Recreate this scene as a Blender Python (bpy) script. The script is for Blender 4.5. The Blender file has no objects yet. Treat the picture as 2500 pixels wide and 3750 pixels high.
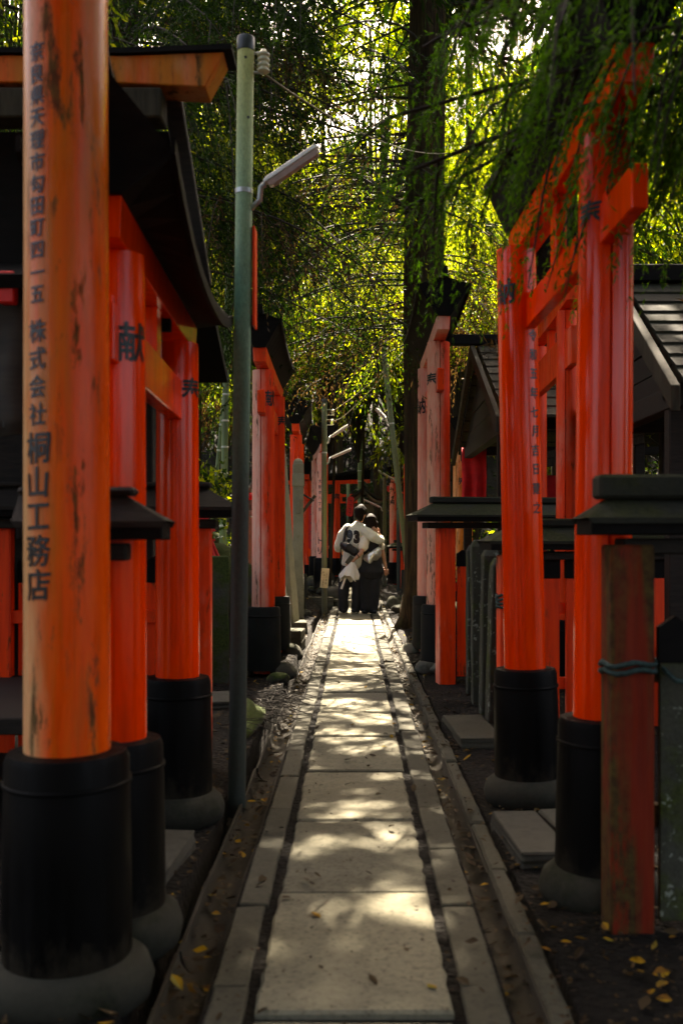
import bpy, bmesh, math, random
import numpy as np
from mathutils import Vector, Matrix

R = math.radians
scene = bpy.context.scene
COL = scene.collection
random.seed(7)

# ------------------------------------------------------------------ camera, sky, sun, exposure
CAM_H = 1.21
cam_data = bpy.data.cameras.new('camera')
cam = bpy.data.objects.new('camera', cam_data)
COL.objects.link(cam)
cam.location = (0, 0, CAM_H)
cam.rotation_euler = (R(90), 0, 0)
cam_data.sensor_fit = 'VERTICAL'
cam_data.sensor_height = 36.0
cam_data.lens = 35.0
cam_data.shift_x = -46 / 3750
cam_data.shift_y = 102 / 3750
cam_data.clip_start = 0.05
cam_data.clip_end = 600
cam_data.dof.use_dof = True
cam_data.dof.focus_distance = 13.0
cam_data.dof.aperture_fstop = 3.2
scene.camera = cam

SUN_EL, SUN_AZ = 51.0, 2.0            # degrees; azimuth measured from +Y (ahead) towards +X
s_el, s_az = R(SUN_EL), R(SUN_AZ)
SUN_DIR = Vector((math.cos(s_el) * math.sin(s_az), math.cos(s_el) * math.cos(s_az), math.sin(s_el)))

world = bpy.data.worlds.new('World')
scene.world = world
world.use_nodes = True
wn = world.node_tree
for n_ in list(wn.nodes):
    wn.nodes.remove(n_)
w_out = wn.nodes.new('ShaderNodeOutputWorld')
w_bg = wn.nodes.new('ShaderNodeBackground')
w_sky = wn.nodes.new('ShaderNodeTexSky')
w_sky.sky_type = 'NISHITA'
w_sky.sun_disc = False
w_sky.sun_elevation = s_el
w_sky.sun_rotation = s_az
w_sky.air_density = 0.7
w_sky.dust_density = 6.0
w_sky.ozone_density = 0.0
w_bg.inputs['Strength'].default_value = 0.065
wn.links.new(w_sky.outputs[0], w_bg.inputs[0])
wn.links.new(w_bg.outputs[0], w_out.inputs[0])

sun_data = bpy.data.lights.new('sun', 'SUN')
sun_data.energy = 5.0
sun_data.angle = R(0.4)
sun_data.color = (1.0, 0.96, 0.89)
sun = bpy.data.objects.new('sun', sun_data)
COL.objects.link(sun)
sun.location = (0, 30, 40)
sun.rotation_euler = (-SUN_DIR).to_track_quat('-Z', 'Y').to_euler()

scene.view_settings.view_transform = 'Standard'
scene.view_settings.look = 'None'
scene.view_settings.exposure = 3.65
scene.view_settings.use_white_balance = True
scene.view_settings.white_balance_temperature = 8000
scene.view_settings.white_balance_tint = 12
scene.view_settings.gamma = 1.0
scene.cycles.max_bounces = 7
scene.cycles.diffuse_bounces = 4
scene.cycles.glossy_bounces = 3
scene.cycles.transmission_bounces = 5
scene.cycles.transparent_max_bounces = 6
scene.cycles.sample_clamp_indirect = 6.0
scene.cycles.use_denoising = True

# ------------------------------------------------------------------ material helpers
class NT:
    def __init__(self, name):
        self.m = bpy.data.materials.new(name)
        self.m.use_nodes = True
        self.t = self.m.node_tree
        self.b = self.t.nodes['Principled BSDF']
        self.out = self.t.nodes['Material Output']
        self.tc = self.t.nodes.new('ShaderNodeTexCoord')
    def link(self, a, b):
        self.t.links.new(a, b)
    def vec(self, scale=(1, 1, 1), src='Object', rnd=True):
        mp = self.t.nodes.new('ShaderNodeMapping')
        mp.inputs['Scale'].default_value = scale
        self.link(self.tc.outputs[src], mp.inputs['Vector'])
        if rnd:
            oi = self.t.nodes.new('ShaderNodeObjectInfo')
            vm = self.t.nodes.new('ShaderNodeVectorMath'); vm.operation = 'SCALE'
            vm.inputs[0].default_value = (37.0, 23.0, 51.0)
            self.link(oi.outputs['Random'], vm.inputs['Scale'])
            self.link(vm.outputs[0], mp.inputs['Location'])
        return mp.outputs[0]
    def noise(self, vec, scale, detail=4, rough=.6, dist=0):
        n = self.t.nodes.new('ShaderNodeTexNoise')
        n.inputs['Scale'].default_value = scale
        n.inputs['Detail'].default_value = detail
        n.inputs['Roughness'].default_value = rough
        n.inputs['Distortion'].default_value = dist
        self.link(vec, n.inputs['Vector'])
        return n.outputs['Fac']
    def voro(self, vec, scale, feature='F1', out='Distance'):
        n = self.t.nodes.new('ShaderNodeTexVoronoi')
        n.feature = feature
        n.inputs['Scale'].default_value = scale
        self.link(vec, n.inputs['Vector'])
        return n.outputs[out]
    def ramp(self, fac, stops, interp='LINEAR'):
        n = self.t.nodes.new('ShaderNodeValToRGB')
        n.color_ramp.interpolation = interp
        el = n.color_ramp.elements
        while len(el) < len(stops):
            el.new(.5)
        for e, (p, c) in zip(el, stops):
            e.position = p
            e.color = (c, c, c, 1) if isinstance(c, (int, float)) else (*c, 1)
        self.link(fac, n.inputs[0])
        return n.outputs[0]
    def mix(self, fac, a, b, mode='MIX'):
        n = self.t.nodes.new('ShaderNodeMix')
        n.data_type = 'RGBA'; n.blend_type = mode
        ins = [n.inputs[0], n.inputs[6], n.inputs[7]]
        for i, v in zip(ins, (fac, a, b)):
            if isinstance(v, (int, float)):
                i.default_value = v
            elif isinstance(v, tuple):
                i.default_value = (*v, 1)
            else:
                self.link(v, i)
        return n.outputs[2]
    def math(self, op, a, b=0.0):
        n = self.t.nodes.new('ShaderNodeMath'); n.operation = op
        for i, v in zip(n.inputs, (a, b)):
            if isinstance(v, (int, float)):
                i.default_value = v
            else:
                self.link(v, i)
        return n.outputs[0]
    def sep(self, vec, k):
        n = self.t.nodes.new('ShaderNodeSeparateXYZ')
        self.link(vec, n.inputs[0])
        return n.outputs[k]
    def normal(self, k):
        g = self.t.nodes.new('ShaderNodeNewGeometry')
        return self.sep(g.outputs['Normal'], k)
    def maprange(self, v, a, b, c=0.0, d=1.0):
        n = self.t.nodes.new('ShaderNodeMapRange')
        n.inputs[1].default_value = a; n.inputs[2].default_value = b
        n.inputs[3].default_value = c; n.inputs[4].default_value = d
        self.link(v, n.inputs[0])
        return n.outputs[0]
    def rnd(self):
        return self.t.nodes.new('ShaderNodeObjectInfo').outputs['Random']
    def island(self):
        return self.t.nodes.new('ShaderNodeNewGeometry').outputs['Random Per Island']
    def bump(self, h, strength=.3, dist=.01):
        n = self.t.nodes.new('ShaderNodeBump')
        n.inputs['Strength'].default_value = strength
        n.inputs['Distance'].default_value = dist
        self.link(h, n.inputs['Height'])
        self.link(n.outputs[0], self.b.inputs['Normal'])
    def base(self, c):
        if isinstance(c, tuple):
            self.b.inputs['Base Color'].default_value = (*c, 1)
        else:
            self.link(c, self.b.inputs['Base Color'])
    def rough(self, r):
        if isinstance(r, (int, float)):
            self.b.inputs['Roughness'].default_value = r
        else:
            self.link(r, self.b.inputs['Roughness'])
    def spec(self, s):
        self.b.inputs['Specular IOR Level'].default_value = s

def simple(name, c, rough=.6, var=.25, scale=12, bump=.15, stretch=(1, 1, 1), spec=.4, metal=0, bdist=.004):
    t = NT(name)
    v = t.vec(stretch)
    f = t.noise(v, scale, 5)
    lo = tuple(x * (1 - var) for x in c); hi = tuple(min(1, x * (1 + var)) for x in c)
    t.base(t.ramp(f, [(.3, lo), (.7, hi)]))
    t.rough(rough); t.spec(spec)
    t.b.inputs['Metallic'].default_value = metal
    if bump:
        t.bump(t.noise(v, scale * 2.5, 6), bump, bdist)
    return t.m

def vermilion(name, fade_lit=0.0, grime=0.0, gloss=.25, red=(0.86, 0.045, 0.002), pale=(0.72, 0.33, 0.22), ochre=0.0, side=0, spec=.24):
    """lacquer; fade_lit = pale zones, part faded paint, part painted side light, grime = dark mossy scabs, ochre = yellowed zones"""
    t = NT(name)
    long = t.vec((9, 9, .8))
    body = t.vec((1, 1, 1))
    streak = t.noise(long, 3, 5, .6)
    c = t.ramp(streak, [(.25, tuple(x * .72 for x in red)), (.5, red), (.8, (min(1, red[0] * 1.12), red[1] * 1.6, red[2] * 1.8))])
    if ochre:
        f = t.ramp(t.noise(t.vec((5, 5, .5)), 1.6, 4, .6), [(.62 - .45 * ochre, 0.0), (.80 - .35 * ochre, 1.0)])
        c = t.mix(t.math('MULTIPLY', f, .85), c, (0.46, 0.155, 0.012))
    if fade_lit:
        f = t.noise(t.vec((2.2, 2.2, .8)), 1.3, 5, .65)
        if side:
            f = t.math('ADD', f, t.math('MULTIPLY', t.normal(0), -.22 * side))  # paints light from the left into the colour of left-facing sides
        f = t.ramp(f, [(.66 - .3 * fade_lit, 0.0), (.95 - .3 * fade_lit, 1.0)])
        fine = t.ramp(t.noise(t.vec((14, 14, 2)), 4, 5), [(.25, .55), (.7, 1.0)])
        c = t.mix(t.math('MULTIPLY', f, fine), c, pale)
    if grime:
        g = t.ramp(t.noise(t.vec((7, 7, 1.6)), 2.6, 9, .74), [(.62 - .2 * grime, 0.0), (.67 - .16 * grime, 1.0)])
        band = t.ramp(t.noise(t.vec((4, 4, .35)), 1.8, 3), [(.52 - .14 * grime, 0.0), (.60 - .10 * grime, 1.0)])
        g = t.math('MULTIPLY', g, band)
        moss = t.ramp(t.noise(body, 25, 4), [(.35, (0.022, 0.014, 0.005)), (.65, (0.075, 0.06, 0.014))])
        c = t.mix(t.math('MULTIPLY', g, .9), c, moss)
    chip = t.ramp(t.noise(t.vec((9, 9, 4)), 7, 5, .8), [(.245, 1.0), (.27, 0.0)])
    c = t.mix(t.math('MULTIPLY', chip, .85), c, (.05, .022, .010))
    drip = t.ramp(t.noise(t.vec((34, 34, .7)), 2.2, 4, .6), [(.60, 0.0), (.74, 1.0)])
    c = t.mix(t.math('MULTIPLY', drip, .38), c, tuple(x * .35 for x in red))
    t.base(c)
    r = t.ramp(t.noise(t.vec((6, 6, 1)), 3, 4), [(.3, gloss * .75), (.75, min(1, gloss * 1.45 + .05))])
    if grime:
        r = t.mix(g, r, (.85, .85, .85))
    t.rough(r)
    t.spec(spec)
    t.bump(t.noise(t.vec((22, 22, .8)), 5, 5), .06 + .25 * grime, .004)
    return t.m

def stone(name, c=(.30, .28, .23), moss=.3, mosscol=(.05, .085, .015), scale=6, dark=.5, bump=.5, top=False, spots=.0, speck=0.0):
    t = NT(name)
    v = t.vec()
    n1 = t.noise(v, scale, 6, .65)
    n2 = t.noise(v, scale * 14, 4, .7)
    col = t.ramp(n1, [(.25, tuple(x * dark for x in c)), (.55, c), (.8, tuple(min(1, x * 1.25) for x in c))])
    col = t.mix(.35, col, t.ramp(n2, [(.3, tuple(x * .55 for x in c)), (.7, tuple(min(1, x * 1.3) for x in c))]))
    if speck:
        sk = t.ramp(t.noise(v, 48, 4, .85), [(.38, 1.0), (.47, 0.0)])
        col = t.mix(t.math('MULTIPLY', sk, speck), col, tuple(x * .35 for x in c))
        bl = t.ramp(t.noise(v, 2.1, 7, .75), [(.52, 0.0), (.68, 1.0)])
        col = t.mix(t.math('MULTIPLY', bl, speck * .7), col, tuple(x * .5 for x in c))
    if moss:
        f = t.noise(v, scale * .7, 6, .7)
        if top:
            f = t.math('ADD', f, t.math('MULTIPLY', t.normal(2), .22))
        f = t.ramp(f, [(.72 - .4 * moss, 0.0), (.86 - .4 * moss, 1.0)])
        col = t.mix(f, col, t.ramp(n2, [(.3, tuple(x * .5 for x in mosscol)), (.7, tuple(x * 1.5 for x in mosscol))]))
    if spots:
        sp = t.ramp(t.noise(v, scale * 3.3, 3, .8), [(.60, 0.0), (.66, 1.0)])
        col = t.mix(t.math('MULTIPLY', sp, spots), col, (.42, .46, .38))
    col = t.mix(1.0, col, t.ramp(t.rnd(), [(0, .86), (1, 1.12)]), 'MULTIPLY')
    t.base(col); t.rough(.9); t.spec(.25)
    t.bump(t.math('ADD', n1, t.math('MULTIPLY', n2, .5)), bump, .012)
    return t.m

MAT = {}
MAT['red_new'] = vermilion('lacquer_new', fade_lit=0, grime=0.0, gloss=.11, red=(.94, .043, .001), spec=.33)
MAT['red_mid'] = vermilion('lacquer_worn_lit', fade_lit=.35, grime=.35, gloss=.40, side=.6)
MAT['red_pale'] = vermilion('lacquer_faded_lit', fade_lit=1.1, grime=.35, gloss=.5, side=1.5, pale=(.78, .45, .33))  # pale tone: some worn paint, some left-hand light painted in
MAT['red_pale_r'] = vermilion('lacquer_faded_lit_mossy', fade_lit=1.1, grime=.55, gloss=.5, side=1.4, pale=(.78, .42, .27), ochre=.2)
MAT['red_old'] = vermilion('lacquer_peeling', fade_lit=0, grime=1.3, gloss=.7, red=(.19, .014, .002))
MAT['red_ochre'] = vermilion('lacquer_yellowed', fade_lit=.35, grime=.55, gloss=.42, red=(.66, .085, .008), pale=(.66, .40, .24), ochre=.75, side=1)
MAT['red_ochre_a'] = vermilion('lacquer_yellowed_scabby', fade_lit=.12, grime=.42, gloss=.26, red=(.84, .075, .003), pale=(.66, .38, .17), ochre=.42, side=2.2)
MAT['granite'] = stone('granite_speckled', (.05525, .052, .039), .3, (.0195, .0195, .0143), 16, .4, .5)
MAT['red_far'] = vermilion('lacquer_far', fade_lit=.35, grime=.1, gloss=.45)
MAT['sleeve'] = simple('sleeve_black', (.0016, .0016, .0014), .5, .6, 5, .3, (6, 6, .6), .14)
def mat_sleeve():
    t = NT('sleeve_black'); v = t.vec((6, 6, .6)); n = t.noise(v, 5, 5)
    c = t.ramp(n, [(.3, (.0008, .0008, .0007)), (.7, (.0028, .0027, .0024))])
    z = t.sep(t.vec(rnd=False), 2)
    m = t.math('ADD', t.noise(t.vec((5, 5, 3)), 3, 7, .75), t.maprange(z, .02, .34, .34, -.30))
    c = t.mix(t.ramp(m, [(.52, 0.0), (.72, .8)]), c, (.022, .018, .012))
    sc = t.ramp(t.noise(t.vec((3, 3, 16)), 4, 6, .8), [(.66, 0.0), (.72, 1.0)])
    c = t.mix(t.math('MULTIPLY', sc, .5), c, (.02, .019, .016))
    t.base(c); t.rough(t.ramp(n, [(.3, .38), (.7, .7)])); t.spec(.08); t.bump(n, .3, .004)
    return t.m
MAT['sleeve'] = mat_sleeve()
MAT['sleeve_moss'] = stone('sleeve_mossy', (.011, .012, .01), .35, (.02, .025, .006), 5, .5, .3)
MAT['roof_black'] = simple('roof_board_black', (.0042, .0034, .0027), .75, .5, 4, .3, (2, 2, 8), .14)
MAT['wood_dark'] = simple('wood_dark', (.015, .011, .007), .75, .5, 5, .5, (1.5, 12, 12), .3)
MAT['wood_grey'] = simple('wood_grey', (.03575, .0299, .0182), .85, .5, 4, .6, (10, 10, 1.5), .2)
MAT['ringstone'] = stone('ring_stone', (.0275, .0265, .018), .5, (.01, .012, .004), 4, .7, .25)
MAT['ringstone_moss'] = stone('ring_stone_mossy', (.15, .15, .115), .5, (.03, .0425, .015), 5, .6, .4)
MAT['slab'] = stone('paving_slab', (.155, .143, .097), .12, (.07, .063, .033), 3.2, .55, .5, speck=.75)
MAT['kerb'] = stone('kerb_concrete', (.0612, .05695, .03825), .15, (.0255, .0238, .01275), 3.5, .62, .3, speck=.5)
MAT['gutter'] = stone('gutter_concrete', (.0455, .0392, .0266), .3, (.0154, .0133, .0063), 4, .5, .35)
MAT['gutter_dirty'] = stone('gutter_muddy', (.0315, .0266, .0175), .4, (.014, .0119, .0063), 4, .5, .5)
MAT['stele'] = stone('stele_stone', (.2025, .1875, .1275), .28, (.09, .09, .0225), 5, .55, .6)
MAT['mossrock'] = stone('moss_rock', (.066, .06, .045), .75, (.036, .051, .0084), 4, .4, .9, top=True)
MAT['tamagaki'] = stone('fence_stone_mossy', (.0525, .0525, .0375), .55, (.0375, .0495, .0075), 5, .35, .8, spots=.4)
MAT['rock'] = stone('boulder_stone', (.065, .0598, .04225), .4, (.0208, .02275, .0078), 3, .6, .5, top=True)
MAT['rope'] = simple('rope_green', (.020, .045, .040), .8, .6, 60, .6)
MAT['white_plastic'] = simple('lamp_white', (.70, .68, .60), .4, .15, 20, .1)
MAT['lens'] = simple('lamp_lens', (.42, .30, .25), .25, .15, 30, .1)
MAT['ceramic'] = simple('insulator_ceramic', (.55, .52, .36), .3, .25, 20, .0)
MAT['steel'] = simple('steel_band', (.45, .46, .44), .4, .2, 20, .1, metal=.6)
MAT['cap'] = simple('pole_cap', (.03, .035, .037), .35, .2, 20, .0)
MAT['ink'] = simple('ink_black', (.008, .008, .009), .35, .2, 20, .0)
MAT['ink_green'] = simple('ink_green_black', (.02, .03, .02), .5, .2, 20, .0)
MAT['red_cloth'] = simple('cloth_red', (.55, .010, .012), .8, .3, 6, .2)
MAT['red_sign'] = simple('sign_red', (.62, .02, .015), .5, .2, 8, .05)
MAT['paper'] = stone('paper_sign', (.62, .50, .28), .1, (.35, .22, .08), 8, .6, .1)
MAT['grey_cloth'] = simple('cloth_grey', (.036, .0312, .024), .75, .4, 3, .4, (1, 1, 6))
MAT['wire'] = simple('wire', (.13, .10, .05), .6, .3, 20, 0)
MAT['roof_tile'] = stone('roof_moss', (.0234, .02405, .01625), .40, (.0221, .0247, .0065), 4, .5, .6, top=True)
MAT['roof_lit'] = stone('roof_boards_lichen', (.0198, .0187, .0099), .45, (.0187, .0209, .0055), 3, .6, .4)
MAT['bamboo'] = simple('bamboo_green', (.12, .17, .06), .45, .35, 6, .1, (2, 2, .5))
MAT['bamboo_ring'] = simple('bamboo_ring', (.45, .46, .35), .6, .2, 10, .0)

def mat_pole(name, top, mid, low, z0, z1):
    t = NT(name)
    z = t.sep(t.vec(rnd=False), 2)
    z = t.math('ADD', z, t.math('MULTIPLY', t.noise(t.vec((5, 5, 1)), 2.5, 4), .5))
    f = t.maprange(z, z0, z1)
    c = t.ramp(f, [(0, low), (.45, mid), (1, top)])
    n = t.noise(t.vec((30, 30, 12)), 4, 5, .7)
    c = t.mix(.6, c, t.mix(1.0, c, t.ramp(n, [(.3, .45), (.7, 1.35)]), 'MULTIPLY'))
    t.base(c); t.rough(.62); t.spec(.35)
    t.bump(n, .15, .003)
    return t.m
MAT['pole_a'] = mat_pole('pole_lichen_shaded_foot', (.50, .50, .17), (.17, .36, .24), (.035, .045, .035), 1.6, 3.9)  # lichen colours above; dark foot is shade painted in, plus some grime
MAT['pole_b'] = mat_pole('pole_grey_green', (.13, .16, .09), (.11, .12, .04), (.08, .08, .045), .6, 3.4)

def mat_soil():
    t = NT('soil')
    v = t.vec(rnd=False)
    n1 = t.noise(v, 1.3, 6, .65); n2 = t.noise(v, 28, 6, .75); n3 = t.voro(v, 34)
    c = t.ramp(n1, [(.3, (.005, .004, .0025)), (.6, (.011, .009, .006)), (.8, (.02, .016, .010))])
    c = t.mix(.5, c, t.ramp(n2, [(.35, (.002, .0017, .001)), (.7, (.014, .0105, .0065))]))
    t.base(c); t.rough(.95); t.spec(.2)
    t.bump(t.math('ADD', n2, n3), .9, .03)
    return t.m
MAT['soil'] = mat_soil()

def mat_bark():
    t = NT('cedar_bark')
    v = t.vec((7, 7, .55))
    n = t.noise(v, 3.5, 8, .7, .4); n2 = t.noise(t.vec((3, 3, 1)), 2, 4)
    c = t.ramp(n, [(.3, (.006, .004, .0025)), (.5, (.030, .019, .009)), (.72, (.085, .053, .022))])
    c = t.mix(t.ramp(n2, [(.5, 0.0), (.75, .5)]), c, (.05, .06, .015))
    t.base(c); t.rough(.95); t.spec(.15)
    t.bump(n, 1.0, .05)
    return t.m
MAT['bark'] = mat_bark()
MAT['twig'] = simple('twig_brown', (.02, .0144, .008), .9, .4, 20, .2)

def mat_leaf(name, cols, trans=.45, tcol=None, rough=.55):
    """leaf blade: diffuse front and light coming through; colour varies blade by blade"""
    t = NT(name)
    r = t.island()
    c = t.ramp(r, [(i / max(1, len(cols) - 1), k) for i, k in enumerate(cols)])
    t.base(c); t.rough(rough); t.spec(.07)
    tr = t.t.nodes.new('ShaderNodeBsdfTranslucent')
    if tcol:
        t.link(t.mix(1.0, c, tcol, 'MULTIPLY'), tr.inputs[0])
    else:
        t.link(c, tr.inputs[0])
    mx = t.t.nodes.new('ShaderNodeMixShader')
    mx.inputs[0].default_value = trans
    t.link(t.b.outputs[0], mx.inputs[1]); t.link(tr.outputs[0], mx.inputs[2])
    t.link(mx.outputs[0], t.out.inputs['Surface'])
    return t.m
MAT['cedar'] = mat_leaf('cedar_needles', [(.006, .015, .003), (.0135, .0315, .00525), (.03, .0585, .0075)], .40, (1.5, 1.7, .6))
MAT['cedar_near'] = mat_leaf('cedar_needles_near', [(.022, .062, .007), (.042, .10, .011), (.07, .14, .014)], .5, (1.4, 1.7, .5))
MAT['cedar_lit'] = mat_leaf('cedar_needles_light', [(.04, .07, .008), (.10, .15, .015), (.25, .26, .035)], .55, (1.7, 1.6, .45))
MAT['dead'] = mat_leaf('needles_dead', [(.024, .0136, .0056), (.056, .0336, .0136), (.104, .068, .0304)], .3, (1.3, 1.1, .7))
MAT['broad'] = mat_leaf('broad_leaves', [(.035, .06, .007), (.10, .15, .014), (.28, .30, .035)], .6, (1.75, 1.65, .4))
MAT['litter'] = mat_leaf('leaf_litter', [(.0132, .0084, .0042), (.03, .0192, .0084), (.066, .045, .0216), (.021, .0126, .0072)], .12)
MAT['yellow_leaf'] = mat_leaf('leaf_yellow', [(.24, .125, .008), (.34, .20, .012), (.16, .07, .014), (.22, .19, .03)], .2)
MAT['hill'] = MAT['soil']

# ------------------------------------------------------------------ mesh helpers
class MB:
    """collects shapes into one mesh"""
    def __init__(self):
        self.v = []; self.f = []
    def add(self, vs, fs):
        o = len(self.v)
        self.v += [tuple(p) for p in vs]
        self.f += [tuple(i + o for i in q) for q in fs]
    def box(self, c, s, rot=None, taper=None):
        sx, sy, sz = (k / 2 for k in s)
        P = []
        for z in (-sz, sz):
            k = 1 if z < 0 or not taper else taper
            for x, y in ((-sx, -sy), (sx, -sy), (sx, sy), (-sx, sy)):
                P.append(Vector((x * k, y * k, z)))
        if rot is not None:
            P = [rot @ p for p in P]
        c = Vector(c)
        self.add([p + c for p in P], [(3, 2, 1, 0), (4, 5, 6, 7), (0, 1, 5, 4), (1, 2, 6, 5), (2, 3, 7, 6), (3, 0, 4, 7)])
        return self
    def loft(self, rings, cap=True, closed=True):
        n = len(rings[0]); o = len(self.v)
        for r in rings:
            self.v += [tuple(p) for p in r]
        for i in range(len(rings) - 1):
            for j in range(n if closed else n - 1):
                k = (j + 1) % n
                self.f.append((o + i * n + j, o + i * n + k, o + (i + 1) * n + k, o + (i + 1) * n + j))
        if cap:
            self.f.append(tuple(o + j for j in reversed(range(n))))
            self.f.append(tuple(o + (len(rings) - 1) * n + j for j in range(n)))
        return self
    def lathe(self, prof, c=(0, 0, 0), n=32, wob=0, seed=0):
        rr = random.Random(seed)
        ph = [rr.uniform(0, 6.28) for _ in range(4)]
        rings = []
        for r, z in prof:
            ring = []
            for j in range(n):
                a = 2 * math.pi * j / n
                k = 1 + wob * (math.sin(2 * a + ph[0]) + .6 * math.sin(3 * a + ph[1]) + .4 * math.sin(5 * a + ph[2]))
                ring.append((c[0] + r * k * math.cos(a), c[1] + r * k * math.sin(a), c[2] + z))
            rings.append(ring)
        return self.loft(rings)
    def tube(self, pts, rad, n=8, cap=True):
        pts = [Vector(p) for p in pts]
        if isinstance(rad, (int, float)):
            rad = [rad] * len(pts)
        rings = []; up = Vector((0, 0, 1))
        prev = None
        for i, p in enumerate(pts):
            d = (pts[min(i + 1, len(pts) - 1)] - pts[max(i - 1, 0)]).normalized()
            if prev is None:
                a = up if abs(d.z) < .9 else Vector((1, 0, 0))
                s = d.cross(a).normalized()
            else:
                s = (prev - d * prev.dot(d)).normalized()
            prev = s; t = d.cross(s)
            rings.append([p + (s * math.cos(2 * math.pi * j / n) + t * math.sin(2 * math.pi * j / n)) * rad[i] for j in range(n)])
        return self.loft(rings, cap)
    def prism(self, poly, a, b, axis=1):
        """poly: list of (u,v); extruded along axis from a to b"""
        def P(u, v, w):
            return {0: (w, u, v), 1: (u, w, v), 2: (u, v, w)}[axis]
        return self.loft([[P(u, v, a) for u, v in poly], [P(u, v, b) for u, v in poly]])
    def build(self, name, mat, parent=None, smooth=False, bevel=0, loc=None):
        me = bpy.data.meshes.new(name)
        me.from_pydata(self.v, [], self.f)
        if bevel:
            bm = bmesh.new(); bm.from_mesh(me)
            bmesh.ops.recalc_face_normals(bm, faces=bm.faces)
            es = [e for e in bm.edges if len(e.link_faces) == 2 and e.calc_face_angle(0) > .6]
            bmesh.ops.bevel(bm, geom=es, offset=bevel, segments=1, affect='EDGES', clamp_overlap=True)
            bm.to_mesh(me); bm.free()
        else:
            bm = bmesh.new(); bm.from_mesh(me)
            bmesh.ops.recalc_face_normals(bm, faces=bm.faces)
            bm.to_mesh(me); bm.free()
        if smooth:
            me.polygons.foreach_set('use_smooth', [True] * len(me.polygons))
            if smooth == 'auto':
                me.set_sharp_from_angle(angle=R(40))
        me.materials.append(MAT[mat] if isinstance(mat, str) else mat)
        return link(name, me, parent, loc)

def link(name, me, parent=None, loc=None):
    o = bpy.data.objects.new(name, me)
    COL.objects.link(o)
    if parent is not None:
        o.parent = parent
    if loc is not None:
        o.location = loc
    return o

def empty(name, loc=(0, 0, 0), rz=0.0):
    o = bpy.data.objects.new(name, None)
    COL.objects.link(o)
    o.empty_display_size = .1
    o.location = loc; o.rotation_euler = (0, 0, rz)
    return o

def tag(o, label, cat, group=None):
    o['label'] = label; o['category'] = cat
    if group:
        o['group'] = group
    return o

def structure(o):
    o['kind'] = 'structure'; return o
def stuff(o, label=None):
    o['kind'] = 'stuff'
    if label:
        o['label'] = label
    return o

def np_mesh(name, V, mats, parent=None, midx=None, loc=None):
    """V: (n,4,3) blades -> one mesh of quads"""
    V = np.asarray(V, dtype=np.float32)
    n = len(V)
    me = bpy.data.meshes.new(name)
    me.vertices.add(n * 4); me.loops.add(n * 4); me.polygons.add(n)
    me.vertices.foreach_set('co', V.reshape(-1))
    me.loops.foreach_set('vertex_index', np.arange(n * 4, dtype=np.int32))
    me.polygons.foreach_set('loop_start', np.arange(0, n * 4, 4, dtype=np.int32))
    me.polygons.foreach_set('loop_total', np.full(n, 4, dtype=np.int32))
    for m in mats:
        me.materials.append(MAT[m])
    if midx is not None:
        me.polygons.foreach_set('material_index', np.asarray(midx, dtype=np.int32))
    me.update(calc_edges=True)
    return link(name, me, parent, loc)

# ------------------------------------------------------------------ lettering
_glyph = {}
def glyph(ch, bold=.012):
    """outline of one character as (verts, faces) in a unit box centred on 0"""
    key = (ch, bold)
    if key in _glyph:
        return _glyph[key]
    cu = bpy.data.curves.new('glyph', 'FONT')
    cu.body = ch; cu.size = 1.0; cu.fill_mode = 'FRONT'; cu.resolution_u = 2; cu.offset = bold
    ob = bpy.data.objects.new('glyph', cu)
    COL.objects.link(ob)
    bpy.context.view_layer.update()
    dg = bpy.context.evaluated_depsgraph_get()
    me = bpy.data.meshes.new_from_object(ob.evaluated_get(dg))
    bm = bmesh.new(); bm.from_mesh(me)
    bmesh.ops.triangulate(bm, faces=bm.faces)
    for _ in range(2):
        es = [e for e in bm.edges if e.calc_length() > .22]
        if es:
            bmesh.ops.subdivide_edges(bm, edges=es, cuts=1)
            bmesh.ops.triangulate(bm, faces=[f for f in bm.faces if len(f.verts) > 3])
    vs = [v.co.copy() for v in bm.verts]
    for i, v in enumerate(bm.verts):
        v.index = i
    fs = [tuple(v.index for v in f.verts) for f in bm.faces]
    bm.free()
    bpy.data.objects.remove(ob); bpy.data.curves.remove(cu); bpy.data.meshes.remove(me)
    if vs:
        cx = (min(v.x for v in vs) + max(v.x for v in vs)) / 2
        cy = (min(v.y for v in vs) + max(v.y for v in vs)) / 2
        vs = [(v.x - cx, v.y - cy) for v in vs]
    _glyph[key] = (vs, fs)
    return _glyph[key]

def letter_on_pillar(name, chars, rfun, phi, parent, mat='ink', sx=1.0):
    """chars: list of (character, z centre, height); wraps round a pillar whose axis is local z"""
    for ch, z, h in chars:
        mb = MB()
        vs, fs = glyph(ch, .005)
        if not vs:
            continue
        for q, (du, dw) in enumerate(((0, 0), (.016, .006), (-.016, -.004), (.004, .014), (-.004, -.014))):
            P = []
            for u, w in vs:
                u += du; w += dw
                zz = z + w * h
                r = rfun(zz) + .0022 + .0002 * q
                a = phi + u * h * sx * (1 + .06 * math.sin(w * 5)) / r
                P.append((r * math.cos(a), r * math.sin(a), zz + .05 * u * h))
            mb.add(P, fs)
        mb.build('painted_character', mat, parent)

def letters_flat(name, chars, parent, mat, origin, ux, uz):
    """chars: list of (character, u, w, height) laid on a flat plate"""
    origin = Vector(origin); ux = Vector(ux); uz = Vector(uz)
    for ch, u, w, h in chars:
        mb = MB(); vs, fs = glyph(ch, .004)
        mb.add([origin + ux * (u + a * h) + uz * (w + b * h) for a, b in vs], fs)
        mb.build('written_character', mat, parent)

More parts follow.
